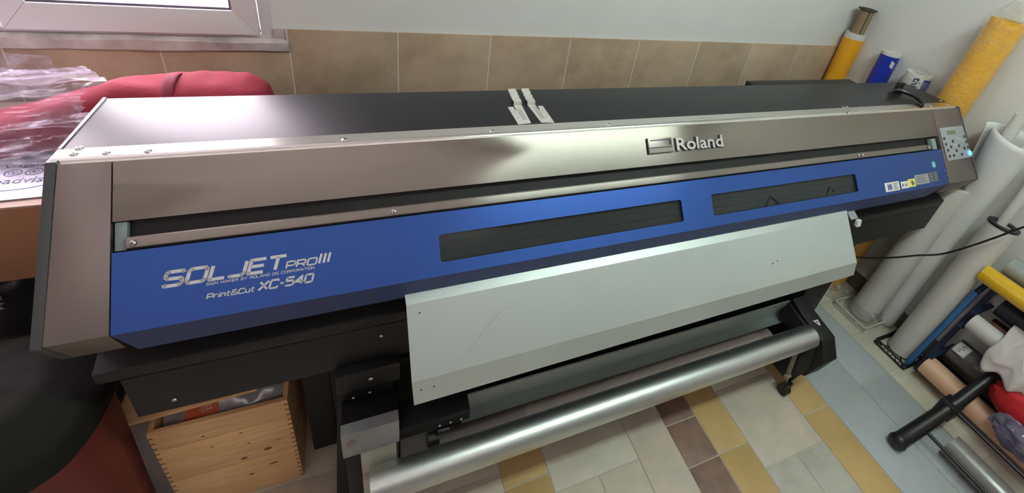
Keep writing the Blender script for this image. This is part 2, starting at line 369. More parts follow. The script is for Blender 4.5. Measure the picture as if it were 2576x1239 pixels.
# plaster run above tiles + trim under the window
tb = MB()
def ledge(u, v):
    x = -1.9 + u * 1.694; w = noise.noise(Vector((x * 9, v * 3, 1))) * .003
    prof = [(YB - .012, 1.148), (YB - .02, 1.152), (YB - .021, 1.182), (YB - .006, 1.192), (YB + .03, 1.192)]
    y, z = prof[min(4, int(v * 4 + .01))]; return (x, y + w, z + w)
tb.grid(ledge, 60, 4)
struct('trim_3', tb, trimm, solid=.004)
struct('trim_4', MB().box((WX1 + .001, YB - .006, 1.186), (TX0 - .004, YB + .003, 1.225)).box((TX0 - .006, YB - .012, 1.145), (TX0 + .001, YB + .0, 1.226)), trimm, bevel=.002)
# window: fixed frame + two sashes
def frame(mb, x0, x1, z0, z1, w, ya, yb, wb_=None):
    wb_ = wb_ or w
    P = [(x0, z0), (x1, z0), (x1, z1), (x0, z1)]; Q = [(x0 + w, z0 + wb_), (x1 - w, z0 + wb_), (x1 - w, z1 - w), (x0 + w, z1 - w)]
    for i in range(4):
        j = (i + 1) % 4; a, b, c, d = P[i], P[j], Q[j], Q[i]
        mb.add([(a[0], ya, a[1]), (b[0], ya, b[1]), (c[0], ya, c[1]), (d[0], ya, d[1]), (a[0], yb, a[1]), (b[0], yb, b[1]), (c[0], yb, c[1]), (d[0], yb, d[1])],
               [(0, 1, 2, 3), (7, 6, 5, 4), (0, 4, 5, 1), (1, 5, 6, 2), (2, 6, 7, 3), (3, 7, 4, 0)])
    return mb
wframe = struct('window_1', frame(MB(), WX0, WX1, WZ0 + .006, WZ1, .034, YB + .004, YB + .07, .012), pvc, bevel=.0015)
XM = -.875
for (a, b) in ((XM, -.284), (WX0 + .034, XM - .012)):
    sa = obj('sash', frame(MB(), a, b, WZ0 + .018, WZ1 - .034, .063, YB - .012, YB + .05, .078), pvc, wframe, bevel=.002)
    obj('gasket', frame(MB(), a + .063, b - .063, WZ0 + .096, WZ1 - .097, .007, YB - .004, YB + .03), gasket, sa)
    obj('pane', MB().box((a + .066, YB + .012, WZ0 + .10), (b - .066, YB + .016, WZ1 - .10)), winglass, sa, smooth=0)
h = obj('handle', MB().box((XM - .03, YB - .03, 1.70), (XM - .005, YB - .012, 1.80)).box((XM - .026, YB - .05, 1.73), (XM - .009, YB - .035, 1.86)), pvc, wframe, bevel=.003)

# floor tiles
def ftile(x0, x1, y0, y1, m, j=.0022):
    obj('tile', MB().box((x0 + j, y0 + j, -.002), (x1 - j, y1 - j, 0)), m, fl, bevel=.0006)
U = .154
def ycuts(start, step, lo, hi):
    y = start
    while y > lo: y -= step
    out = []
    while y < hi: out.append((max(lo, y), min(hi, y + step))); y += step
    return [c for c in out if c[1] - c[0] > .02]
YLO, YHI = -.75, YB - .002
for a, b in ycuts(.539, .206, YLO, YHI): ftile(2.262, XR - .012, a, b, T_CREAM)
for a, b in ycuts(.539, .412, YLO, YHI): ftile(2.05, 2.262, a, b, T_GREY)
for a, b in ycuts(.509, .412, YLO, YHI): ftile(1.812, 2.05, a, b, T_GREY)
for a, b in ycuts(.518, .47, YLO, YHI): ftile(1.655, 1.812, a, b, T_YEL)
for a, b in ycuts(.515, .308, YLO, YHI): ftile(1.186, 1.333, a, b, T_YEL)
for a, b in ycuts(.513, U, YLO, YHI): ftile(1.040, 1.186, a, b, T_BROWN)
# mixed field between the two ochre bands
for i, (a, b) in enumerate(ycuts(.415, .308, YLO, YHI)):
    mid = (a + b) / 2
    if .1 < mid < .4 or mid > .9: ftile(1.333, 1.50, a, b, T_STONE); ftile(1.50, 1.655, a, b, T_STONE)
    elif .4 < mid < .72: ftile(1.333, 1.655, a, b, T_PINK)
    else: ftile(1.333, 1.655, a, b, T_CREAM)
# left field
for a, b in ycuts(.76, .462, YLO, YHI): ftile(.874, 1.040, a, b, T_PINK)
for i, (a, b) in enumerate(ycuts(.601, U, YLO, YHI)):
    if i % 2: ftile(.538, .874, a, b, T_CREAM)
    else: ftile(.538, .706, a, b, T_CREAM); ftile(.706, .874, a, b, T_CREAM)
for a, b in ycuts(.665, .308, YLO, YHI): ftile(.376, .538, a, b, T_YEL)
for a, b in ycuts(.72, .308, YLO, YHI): ftile(.06, .376, a, b, T_PINK)
for a, b in ycuts(.82, .308, YLO, YHI): ftile(-.09, .06, a, b, T_BROWN)
for a, b in ycuts(.90, .462, YLO, YHI): ftile(-.40, -.09, a, b, T_PINK)
for i, (a, b) in enumerate(ycuts(.90, .462, YLO, YHI)): ftile(-.86, -.40, a, b, T_STONE)
for a, b in ycuts(.90, .462, YLO, YHI): ftile(-1.32, -.86, a, b, T_PINK)

# ceiling lamp
lamp = thing('ceiling_light', 'long twin-tube fluorescent ceiling light above the printer, out of shot overhead', 'light', (1.435, .05, ZC))
obj('housing', MB().box((.66, -.05, ZC - .06), (2.21, .15, ZC)), wallm, lamp, bevel=.006)
for yy in (.005, .095): obj('tube', MB().tube((.70, yy, ZC - .085), (2.17, yy, ZC - .085), .019, n=16), tubelight, lamp)
for xx in (.68, 2.19): obj('end_cap', MB().box((xx - .018, -.03, ZC - .11), (xx + .018, .13, ZC - .06)), pvc, lamp)

lamp = thing('ceiling_light', 'added fluorescent fill light over the left of the room, out of shot', 'light', (-1.0, -1.3, ZC))  # unseen fill light, added to brighten the crate and the left fascia
obj('housing', MB().box((-1.82, -1.38, ZC - .06), (.99, -1.22, ZC)), wallm, lamp, bevel=.006)
obj('tube', MB().tube((-1.78, -1.3, ZC - .085), (.95, -1.3, ZC - .085), .019, n=16), fill_tube, lamp)
for xx in (-1.8, .97): obj('end_cap', MB().box((xx - .018, -1.34, ZC - .11), (xx + .018, -1.26, ZC - .06)), pvc, lamp)

# ------------------------------------------------------------ the printer
PR = thing('large_format_printer', 'long blue, black and brushed steel large-format printer and cutter filling the room', 'printer', (.94, 1.0, 0))
XA, XB, IA, IB = -.515, 2.392, -.426, 2.197
def body_prof():
    return [(.995, 1.204), (1.212, 1.204), (1.212, .982), (1.54, .982), (1.54, .802), (.80, .802), (.80, .833), (.842, .846), (.842, .905), (.795, .925), (.774, .965), (.800, .990), (.979, 1.200)]
b_ = obj('main_body', MB().prism(body_prof(), XA + .012, XB - .004), blackm, PR, bevel=.002)
obj('lower_beam', MB().prism([(.80, .80), (.80, .668), (1.2, .668), (1.54, .72), (1.54, .80)], -.468, 2.386), blackm, PR, bevel=.002)
obj('rear_ledge', MB().box((1.43, 1.218, 1.0), (2.06, 1.262, 1.2235)), blackm, PR, bevel=.002)
# lid
obj('top_cover', MB().prism([(1.0, 1.206), (1.0, 1.2265), (1.213, 1.2265), (1.216, 1.222), (1.216, 1.19), (1.20, 1.19)], XA, XB - .002), satin, PR, bevel=.0012)
obj('cover_seam', MB().box((XA - .001, 1.004, 1.2), (XA + .004, 1.214, 1.2285)), chrome, PR)
# steel edge strip with rounded nose
def arcp(cy, cz, r, a0, a1, n): return [(cy + r * math.cos(math.radians(a0 + (a1 - a0) * i / n)), cz + r * math.sin(math.radians(a0 + (a1 - a0) * i / n))) for i in range(n + 1)]
prof = [(1.001, 1.200), (1.001, 1.2285), (.971, 1.2285)] + arcp(.9725, 1.2165, .012, 95, 138, 5) + [(.955, 1.209), (.97, 1.198)]
obj('edge_strip', MB().prism(prof, XA, XB), chrome, PR)
mb = MB(); spbox(mb, IA + .001, IB - .001, .004, .117, -.006, .0005); obj('front_fascia', mb, steel, PR, bevel=.0008)
for nm, xa, xb, fl_ in (('side_panel', XA + .014, IA - .001, 0), ('side_panel', IB + .001, XB, 1)):
    k = .07 if fl_ else -.03
    A = [SP(xa, .004, -.02), SP(xa - (0 if fl_ else .012), .316, -.02), SP(xa - (0 if fl_ else .012), .316, .0015), SP(xa, .004, .0015)]
    B = [SP(xb, .004, -.02), SP(xb + (k * .316 if fl_ else 0), .316, -.02), SP(xb + (k * .316 if fl_ else 0), .316, .0015), SP(xb, .004, .0015)]
    obj(nm, MB().loft(A, B), steel_side, PR, bevel=.0008)
    xl, xr = (xa - (0 if fl_ else .012)), xb + (k * .316 if fl_ else 0)
    p = SP(0, .316, .0015)
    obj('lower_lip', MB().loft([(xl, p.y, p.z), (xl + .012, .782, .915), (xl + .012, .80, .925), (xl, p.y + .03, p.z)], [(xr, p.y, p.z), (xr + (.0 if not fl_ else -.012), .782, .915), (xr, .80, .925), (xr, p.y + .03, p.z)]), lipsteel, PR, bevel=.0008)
# dark plastic end trims
for xa, xb, dd in ((XA - .002, XA + .013, -.014), (XB, XB + .006, .02)):
    A = [(xa, 1.0, 1.226), SP(xa, .0, .003), SP(xa + dd * .8, .318, .003), (xa, .782, .915), (xa, 1.0, .915)]
    B = [(xb, 1.0, 1.226), SP(xb, .0, .003), SP(xb + dd * .8, .318, .003), (xb, .782, .915), (xb, 1.0, .915)]
    obj('end_trim', MB().loft(A, B), darkplas, PR, bevel=.001)
    obj('end_wall', MB().box((min(xa, xb), 1.0, .70), (max(xa, xb), 1.214, 1.22)), darkplas, PR)
# chrome hinge rail between black slot and blue cover
mb = MB(); q = []
for (s, hh) in ((.147, -.016), (.1475, .0), (.150, .0022), (.160, .0028), (.167, .0018), (.1695, -.003), (.170, -.016)): q.append((s, hh))
A = [SP(IA + .022, s, hh) for s, hh in q]; B = [SP(IB - .075, s, hh) for s, hh in q]; mb.loft(A, B); obj('hinge_rail', mb, steel, PR)
mb = MB(); spbox(mb, IA + .002, IA + .02, .118, .171, -.02, -.006); obj('hinge_bracket', mb, greenish, PR, bevel=.002)
mb = MB(); spbox(mb, IB - .05, IB - .022, .125, .171, -.02, -.002); obj('hinge_bracket', mb, greenish, PR, bevel=.002)
mb = MB(); spbox(mb, IA + .001, IB - .001, .113, .175, -.026, -.021); obj('slot_floor', mb, blackm, PR)
# blue cover
holes = [(.152, .847, .224, .287), (.960, 1.632, .222, .286)]
fc = obj('front_cover', plate_holes((IA + .001, IB - .001, .173, .317), holes, lambda x, s, t: SP(x, s, t - .004), .005), blue, PR, smooth=20)
p = SP(0, .317, .0012); obj('cover_lip', MB().loft([(IA + .001, p.y, p.z), (IA + .022, .770, .918), (IA + .022, .785, .922), (IA + .001, p.y + .02, p.z)], [(IB - .001, p.y, p.z), (IB - .085, .770, .918), (IB - .085, .785, .922), (IB - .001, p.y + .02, p.z)]), blue_shade, PR)
for (a, b, c, d) in holes:
    mb = MB(); spbox(mb, a - .004, b + .004, c - .004, d + .004, -.0075, -.0055); obj('viewing_window', mb, smoke, PR, smooth=0)
    mb = MB()
    for s0, s1, hh in ((c, c + .019, -.0125), (c + .0198, c + .0415, -.0138), (c + .0422, d, -.013)): spbox(mb, a - .01, b + .01, s0, s1, -.021, hh)
    obj('platen_rail', mb, rail_in, PR)
# pinch levers seen in the second window
for xx, w in ((1.215, .03), (1.49, .02)):
    mb = MB(); mb.path([SP(xx - w, .284, -.0075), SP(xx - .004, .255, -.0078), SP(xx + w, .284, -.0075)] if w > .025 else [SP(xx - .015, .286, -.0078), SP(xx + .006, .262, -.0078), SP(xx + .022, .268, -.0078)], .0042 if w > .025 else [.004, .008, .006])
    obj('pinch_lever', mb, blackpl, PR)
# lettering
def onblue(x0s): return lambda x, v: SP(x, x0s - v, .0019)
obj('lettering', stroke_text('SOLJET', -.353, -.152, .2475, .2225, .0062, onblue(.2462), .28, .24), whitelet, PR, smooth=0)
obj('lettering', stroke_text('PRO', -.1545, -.096, .249, .2365, .0032, onblue(.2470), .28), whitelet, PR, smooth=0)
obj('lettering', stroke_text('III', -.0955, -.071, .249, .230, .0044, onblue(.2470), .28, .40), whitelet, PR, smooth=0)
obj('lettering', stroke_text('SIGN MAKER BY ROLAND DG CORPORATION', -.286, -.103, .2575, .2530, .0010, onblue(.2560), .1, .3), whitelet, PR, smooth=0)
obj('lettering', stroke_text('Print&Cut', -.286, -.207, .2815, .273, .0023, onblue(.2810), .28, .25), whitelet, PR, smooth=0)
obj('lettering', stroke_text('XC-540', -.202, -.104, .2815, .2665, .0038, onblue(.2810), .28, .22), whitelet, PR, smooth=0)
# raised maker's badge
bd = obj('badge', font_mb('Roland', .857, 1.036, .037, lambda x, v, t: SP(x, .0785 - v, .0008 + t), .020, .0055), chrome, PR, smooth=30)
obj('badge_outline', font_mb('Roland', .8525, 1.034, .0385, lambda x, v, t: SP(x, .0805 - v, .0009 + t), .042, .0010), blackpl, bd, smooth=0)
mb = MB(); spbox(mb, .7575, .8435, .0375, .0815, .0005, .0045); be = obj('badge_emblem', mb, steel_side, PR, bevel=.001)
mb = MB()
for (a, b, c, d) in ((.7555, .7595, .037, .083), (.757, .842, .0805, .083), (.760, .842, .0645, .0672), (.765, .838, .0425, .0455), (.8335, .8395, .043, .061)): spbox(mb, a, b, c, d, .0007, .0052)
obj('emblem_line', mb, blackpl, be, smooth=0)
# screws
def screw(c, ax, r=.0068):
    c = Vector(c); ax = Vector(ax)
    s = obj('screw', MB().dome(c, ax, r, r * .55), screwm, PR)
    u = ax.orthogonal().normalized(); w = ax.cross(u).normalized(); k = MB(); top = c + ax.normalized() * r * .55
    for a, b in ((u, w), (w, u)):
        k.add([top + a * r * .5 + b * r * .09 + ax * .0002, top - a * r * .5 + b * r * .09 + ax * .0002, top - a * r * .5 - b * r * .09 + ax * .0002, top + a * r * .5 - b * r * .09 + ax * .0002], [(0, 1, 2, 3)])
    obj('screw_slot', k, blackpl, s, smooth=0)
for x, y in ((-.485, 1.001), (-.486, .981), (-.44, .979), (-.378, .977), (-.034, .976), (.306, .976), (.645, .976), (.98, .976), (1.311, .976), (1.647, .972), (1.667, .966), (1.689, 1.004), (1.712, 1.006), (1.722, .974), (2.095, .972), (2.212, .975), (2.338, .975), (2.354, 1.016)):
    screw((x, y, 1.2285), (0, 0, 1), .0068 if x < 1.4 else .0055)
for x, s in ((-.395, .1595), (.058, .1595), (1.671, .1585), (1.692, .1585), (2.108, .1595)): screw(SP(x, s, .004), SPN, .0062)
for x, s in ((2.186, .262), (2.194, .279)): screw(SP(x, s, .0015), SPN, .003)
# control panel
mb = MB(); mb.loft([SP(2.209, .085, .001), SP(2.218, .224, .001), SP(2.218, .224, .005), SP(2.209, .085, .005)], [SP(2.383, .083, .001), SP(2.402, .221, .001), SP(2.402, .221, .005), SP(2.383, .083, .005)])
cp = obj('control_panel', mb, ctrlm, PR, bevel=.0012)
mb = MB(); spbox(mb, 2.256, 2.316, .0995, .1165, .005, .0062); obj('screen', mb, lcd, cp)
for x, s in ((2.224, .131), (2.229, .155), (2.232, .181), (2.236, .206), (2.266, .205), (2.282, .146), (2.260, .168), (2.294, .186), (2.318, .167), (2.356, .18), (2.327, .205), (2.376, .131), (2.381, .154), (2.385, .178)):
    mb = MB(); mb.tube(SP(x, s, .005), SP(x, s, .007), .0062, n=12); obj('button', mb, btn, cp)
mb = MB(); mb.tube(SP(2.388, .2035, .005), SP(2.388, .2035, .0085), .0098, n=16); obj('power_button', mb, led, cp)['label'] = 'glowing blue power button'
mb = MB()
for a, b in (((2.305, .128), (2.366, .148)), ((2.292, .158), (2.318, .168))):
    pa, pb = a, b; mb.add([SP(pa[0], pa[1], .0053), SP(pb[0], pb[1], .0053), SP(pb[0], pb[1] + .003, .0053), SP(pa[0], pa[1] + .003, .0053)], [(0, 1, 2, 3)])
obj('printed_line', mb, labelm, cp, smooth=0)
# decals on the cover
def decal(x0, x1, s0, s1, m, sk=0.):
    mb = MB(); mb.loft([SP(x0, s0, .0014), SP(x0, s1, .0014), SP(x0, s1, .0021), SP(x0, s0, .0021)], [SP(x1, s0 + sk, .0014), SP(x1, s1 + sk, .0014), SP(x1, s1 + sk, .0021), SP(x1, s0 + sk, .0021)]); return obj('sticker', mb, m, PR, smooth=0)
def marks(par, rects, m):
    mb = MB()
    for a, b, c, d in rects: mb.add([SP(a, c, .0023), SP(b, c, .0023), SP(b, d, .0023), SP(a, d, .0023)], [(0, 1, 2, 3)])
    obj('print', mb, m, par, smooth=0)
d1 = decal(1.783, 1.870, .272, .306, labelm)
emb = [(1.798 + .0045 * i, 1.8015 + .0045 * i, .2775 + .0012 * ((i * 3) % 4), .300) for i in range(6)]; marks(d1, emb, blue)
marks(d1, [(1.833, 1.862 - .004 * (i % 3), .2775 + .0055 * i, .2795 + .0055 * i) for i in range(5)], dklab)
d2 = decal(1.880, 1.928, .277, .304, labelm); marks(d2, [(1.887, 1.892, .284, .297), (1.892, 1.896, .288, .293), (1.905, 1.909, .286, .297), (1.912, 1.916, .286, .297)], dklab)
d3 = decal(1.928, 1.972, .272, .303, yelab); marks(d3, [(1.950, 1.956, .277, .298), (1.944, 1.962, .284, .289), (1.957, 1.964, .288, .296)], dklab)
d4 = decal(1.974, 2.066, .261, .299, silab); marks(d4, [(1.982, 2.05 - .012 * (i % 2), .266 + .006 * i, .2675 + .006 * i) for i in range(5)], dklab)
d5 = decal(2.068, 2.132, .258, .298, dklab); marks(d5, [(2.073 + (i % 2) * .03, 2.094 + (i % 2) * .03, .262 + .006 * (i // 2), .264 + .006 * (i // 2)) for i in range(12)], silab)
mb = MB(); mb.tube(SP(2.118, .230, .0014), SP(2.118, .230, .002), .0135, n=20); d6 = obj('sticker', mb, mat('teal_sticker', (.08, .42, .5), .4), PR, smooth=0)
marks(d6, [(2.110, 2.126, .235, .238), (2.115, 2.120, .222, .234)], labelm)
# crank lever on the lid
mb = MB(); mb.path([(2.085, 1.088, 1.236), (2.12, 1.098, 1.244), (2.155, 1.092, 1.247), (2.178, 1.07, 1.247), (2.188, 1.04, 1.245), (2.182, 1.008, 1.241), (2.165, .985, 1.237), (2.14, .97, 1.233)], [.004, .007, .009, .010, .010, .009, .007, .004], 10)
lv = obj('loading_lever', mb, blackpl, PR)
obj('lever_bracket', MB().box((2.20, 1.12, 1.2265), (2.235, 1.14, 1.268)).box((2.18, 1.095, 1.2265), (2.205, 1.12, 1.242)), blackpl, PR, bevel=.004)
# apron
def apr(o):
    L_ = [(.072, .790, .930), (.072, .767, .930), (.073, .744, .922), (.074, .640, .790), (.0770, .621, .732)]
    R_ = [(1.608, .788, .930), (1.608, .765, .930), (1.608, .751, .913), (1.608, .646, .788), (1.608, .632, .738)]
    t = Vector((0, .003, -.0035))
    A = [Vector(p) for p in L_] + [Vector(p) + t for p in reversed(L_)]; B = [Vector(p) for p in R_] + [Vector(p) + t for p in reversed(R_)]
    m = MB(); n = len(A)
    vs = []; K = 12
    for k in range(K + 1): vs += [a.lerp(b, k / K) for a, b in zip(A, B)]
    fs = [tuple(range(n))[::-1], tuple(range(K * n, K * n + n))]
    for k in range(K): fs += [(k * n + i, k * n + (i + 1) % n, k * n + n + (i + 1) % n, k * n + n + i) for i in range(n)]
    return m.add(vs, fs)
apo = obj('paper_apron', apr(0), apronm, PR, smooth=5)
def onap(u, v):  # u along x 0..1, v down the main face 0..1
    a = Vector((.073, .744, .922)).lerp(Vector((1.608, .751, .913)), u); b = Vector((.074, .640, .790)).lerp(Vector((1.608, .646, .788)), u); return a.lerp(b, v) + Vector((0, -.0012, .0012))
mb = MB()
for u, v in ((.018, .13), (.735, .60), (.75, .57), (.012, 1.12), (.03, 1.12)): 
    c = onap(u, v); mb.tube(c, c + Vector((0, -.001, .001)), .0018, n=8)
obj('rivet_hole', mb, blackpl, apo)
mb = MB(); pts = [onap(.05 + .006 * 0 + .11 * t, .92 - .62 * (t * t * (3 - 2 * t))) + Vector((0, .0006, -.0006)) for t in [i / 12 for i in range(13)]]; mb.path(pts, .0005, 5); obj('scuff', mb, mat('scuff', (.50, .52, .50), .5), apo)
mb = MB(); mb.prism([(.775, .918), (.745, .90), (.775, .895)], 1.628, 1.668); obj('apron_bracket', mb, galv, PR)
mb = MB(); mb.add([(1.640, .728, .905), (1.662, .728, .905), (1.662, .722, .882), (1.640, .722, .882), (1.640, .738, .905), (1.662, .738, .905), (1.662, .732, .882), (1.640, .732, .882)], [(0, 1, 2, 3), (4, 5, 6, 7), (0, 1, 5, 4), (1, 2, 6, 5), (2, 3, 7, 6), (3, 0, 4, 7)]); obj('white_tag', mb, labelm, PR)
# stand
mb = MB(); mb.loft([(-.13, .803, .02), (.02, .803, .02), (.02, 1.15, .02), (-.13, 1.15, .02)], [(-.085, .803, .672), (.05, .803, .672), (.05, 1.15, .672), (-.085, 1.15, .672)]); obj('stand_leg', mb, blackm, PR, bevel=.003)
obj('stand_leg', MB().box((1.73, .80, .06), (1.895, 1.15, .672)), blackm, PR, bevel=.003)
obj('shade_panel', MB().box((-.195, .955, .05), (-.125, .97, .668)), blackm, PR)  # dark panel added to stand in for the shaded floor beside the crate
obj('stand_beam', MB().box((.0, .86, .17), (1.74, .93, .56)), blackm, PR, bevel=.003)
for xx in (-.055, 1.81): obj('caster', MB().tube((xx - .015, .85, .027), (xx + .015, .85, .027), .027, n=20).tube((xx - .015, 1.1, .027), (xx + .015, 1.1, .027), .027, n=20).box((xx - .02, .83, .03), (xx + .02, 1.12, .065)), blackpl, PR)
obj('drawer_box', MB().box((-.09, .775, .60), (.06, .86, .672)), blackm, PR, bevel=.002)
screw((-.01, .774, .635), (0, -1, 0), .006)
screw((.02, .799, .76), (0, -1, 0), .005); screw((-.40, .799, .70), (0, -1, 0), .005)
for xx, zz in ((-.055, .55), (-.015, .555), (-.06, .40)): screw((xx, .788, zz), (0, -1, 0), .0045)

# ------------------------------------------------------------ take-up unit
TU = thing('take_up_unit', 'floor-standing media take-up unit with silver aluminium bar below the printer', 'take-up unit', (.8, .72, 0))
obj('bar', MB().tube((-.027, .656, .350), (1.640, .656, .350), .0443, n=48, inner=.040), alu, TU)['label'] = 'silver aluminium take-up bar'
rl = obj('media_roller', MB().tube((.14, .775, .195), (1.585, .775, .195), .052, n=32, inner=.04), mauve, TU)
obj('roller_sleeve', MB().tube((.455, .775, .195), (1.52, .775, .195), .0528, n=32), mauve2, rl)
gd = [(.835, .325), (.822, .268), (.782, .272), (.784, .268), (.826, .262), (.840, .325)]
obj('guide_rail', MB().prism(gd, .243, 1.765), grailm, TU)
# right side box
pp = [(.80, .40), (.734, .376), (.62, .356), (.57, .282), (.600, .150), (.66, .09), (.80, .09)]
sb = obj('side_box', MB().prism(pp, 1.665, 1.745), blackm, TU, bevel=.003)
obj('inner_plate', MB().prism([(.80, .38), (.69, .36), (.62, .34), (.60, .20), (.63, .06), (.80, .06)], 1.648, 1.664), blackpl, TU, bevel=.001)
mb = MB()
for a, b in (((1.7, .700, .371), (1.712, .694, .370)),): pass
mb.add([(1.694, .700, .3718), (1.700, .700, .3718), (1.716, .676, .368), (1.708, .674, .368)], [(0, 1, 2, 3)]).add([(1.716, .700, .3718), (1.722, .698, .3715), (1.716, .676, .368), (1.710, .678, .368)], [(0, 1, 2, 3)]).add([(1.694, .700, .3722), (1.722, .698, .3722), (1.721, .693, .3715), (1.695, .695, .3715)], [(0, 1, 2, 3)])
obj('logo_mark', mb, labelm, sb, smooth=0)
obj('lever_rod', MB().box((1.632, .664, .24), (1.640, .676, .25)).loft([(1.632, .662, .26), (1.642, .662, .26), (1.642, .676, .26), (1.632, .676, .26)], [(1.632, .626, .03), (1.642, .626, .03), (1.642, .641, .03), (1.632, .641, .03)]), olive, TU)
obj('lever_knob', MB().tube((1.62, .642, .10), (1.65, .642, .10), .010, n=12), olive, TU)
for yy in (.628, .77): obj('caster', MB().tube((1.625, yy, .024), (1.655, yy, .024), .024, n=20).box((1.62, yy - .012, .024), (1.66, yy + .012, .07)), blackpl, TU)
# left motor unit
mb = MB(); mb.prism([(.703, .545), (.700, .545), (.697, .492), (.702, .440), (.729, .440), (.729, .545)], -.085, .05); mo = obj('motor_cover', mb, galv, TU)
obj('cover_hole', MB().tube((-.064, .7005, .508), (-.064, .694, .508), .009, n=16), mauve, mo)
obj('cream_label', MB().box((-.046, .712, .312), (.043, .73, .438)), creamm, TU, bevel=.001)
obj('cream_foot', MB().box((-.046, .700, .20), (-.012, .73, .296)), creamm, TU, bevel=.006)
obj('motor_box', MB().box((-.085, .731, .06), (.05, .80, .52)), blackm, TU, bevel=.002)
obj('arm', MB().prism([(.80, .46), (.725, .45), (.722, .405), (.80, .395)], .05, .245), blackm, TU, bevel=.002)
for xx in (.16, .19, .22): obj('bolt', MB().dome((xx, .7225, .415), (0, -1, 0), .004, .003), screwm, TU)
obj('grey_plate', MB().box((.055, .735, .25), (.125, .75, .40)), darkplas, TU)
obj('bar_chuck', MB().tube((.13, .74, .33), (.16, .74, .33), .03, n=20).tube((.155, .735, .365), (.19, .735, .362), .012, n=12).box((.125, .735, .08), (.165, .76, .40)), blackpl, TU)
for xx in (-.02,): obj('caster', MB().tube((xx - .015, .75, .03), (xx + .015, .75, .03), .03, n=20).box((xx - .018, .735, .03), (xx + .018, .765, .08)), blackpl, TU)
obj('foot_beam', MB().box((.03, .79, .05), (1.66, .835, .10)), blackm, TU)

# ------------------------------------------------------------ media clamps on the lid
def clamp(mir, ox):
    t = thing('media_clamp', 'steel media clamp on the black lid, ' + ('right of the pair, wide flap rightward' if mir else 'left of the pair, wide flap leftward'), 'clamp', (ox, 1.06, 1.2268), 'media clamps on the lid')
    sx = 1 if mir else -1
    def X(v): return ox + sx * v
    z = 1.2272
    mb = MB()
    A = [(X(-.018), 1.008), (X(.019), 1.004), (X(.020), 1.103), (X(.0045), 1.104), (X(.0035), 1.082), (X(.0005), 1.082), (X(-.0005), 1.113), (X(-.024), 1.113)]
    n = len(A); mb.add([(a, b, z) for a, b in A] + [(a, b, z + .0012) for a, b in A], [tuple(range(n)), tuple(range(n, 2 * n))] + [(i, (i + 1) % n, n + (i + 1) % n, n + i) for i in range(n)])
    obj('plate', mb, clipm, t, smooth=0)
    mb = MB(); P = [(1.113, 0.0006), (1.114, .010), (1.128, .013), (1.130, .007), (1.146, .016), (1.149, .009), (1.164, .019), (1.167, .012), (1.180, .020)]
    for (ya, za), (yb, zb) in zip(P, P[1:]):
        mb.add([(X(-.024), ya, z + za), (X(-.0005), ya, z + za), (X(-.0005), yb, z + zb), (X(-.024), yb, z + zb)], [(0, 1, 2, 3)])
    obj('spring_tongue', mb, clipm, t, smooth=0, solid=.0012)
    for xx in (-.004, -.011):
        obj('rib', MB().box((X(xx), 1.028, z + .0012), (X(xx + .0025), 1.10 if mir else 1.085, z + .0022)), screwm, t)
    for q in ((.010, 1.075), (.009, 1.04)): obj('dimple', MB().tube((X(q[0]), q[1], z + .001), (X(q[0]), q[1], z + .0014), .0016, n=8), darkplas, t)
clamp(False, .403); clamp(True, .469)

# ------------------------------------------------------------ upright rolls by the right wall
def rod(p0, p1, k): return Vector(p0).lerp(Vector(p1), k)
t = thing('vinyl_roll', 'short amber-yellow vinyl roll on a brown cardboard core, upright in the corner', 'roll', (2.543, 1.640, 0))
c = lambda z: (2.543, 1.640, z)
obj('vinyl', MB().tube(c(0), c(1.295), .054, n=40, inner=.036), yelv, t)
obj('liner_edge', MB().tube(c(1.295), c(1.325), .0535, n=40, inner=.036), whitev, t)
obj('core', MB().tube(c(0.01), c(1.455), .0355, n=36, inner=.030), kraft, t)
obj('core_seam', MB().box((2.522, 1.6085, 1.325), (2.526, 1.613, 1.455)), kraftdk, t)
obj('core_flange', MB().tube(c(1.455), c(1.460), .047, n=36, inner=.0305), kraftdk, t)
t = thing('vinyl_roll', 'royal blue vinyl roll with white ends standing behind the printer, left of the packaged roll', 'roll', (2.545, 1.415, 0))
c = lambda z: (2.545, 1.415, z)
obj('vinyl', MB().tube(c(0), c(1.285), .046, n=40, inner=.038), bluev, t)
obj('white_end', MB().tube(c(1.285), c(1.30), .0462, n=40, inner=.036), whitev, t)
obj('inner_core', MB().tube(c(1.0), c(1.285), .037, n=36), whitev, t)
mb = MB(); mb.grid(lambda u, v: (2.545 + .0468 * math.cos(math.radians(-128 + 26 * u)), 1.415 + .0468 * math.sin(math.radians(-128 + 26 * u)), 1.235 + .032 * v - .012 * u + .004 * math.sin(v * 9)), 6, 4); obj('torn_patch', mb, whitev, t)
mb = MB(); mb.grid(lambda u, v: (2.545 + .0466 * math.cos(math.radians(-70 + 7 * u)), 1.415 + .0466 * math.sin(math.radians(-70 + 7 * u)), .9 + .385 * v), 3, 4); obj('edge_stripe', mb, whitev, t)
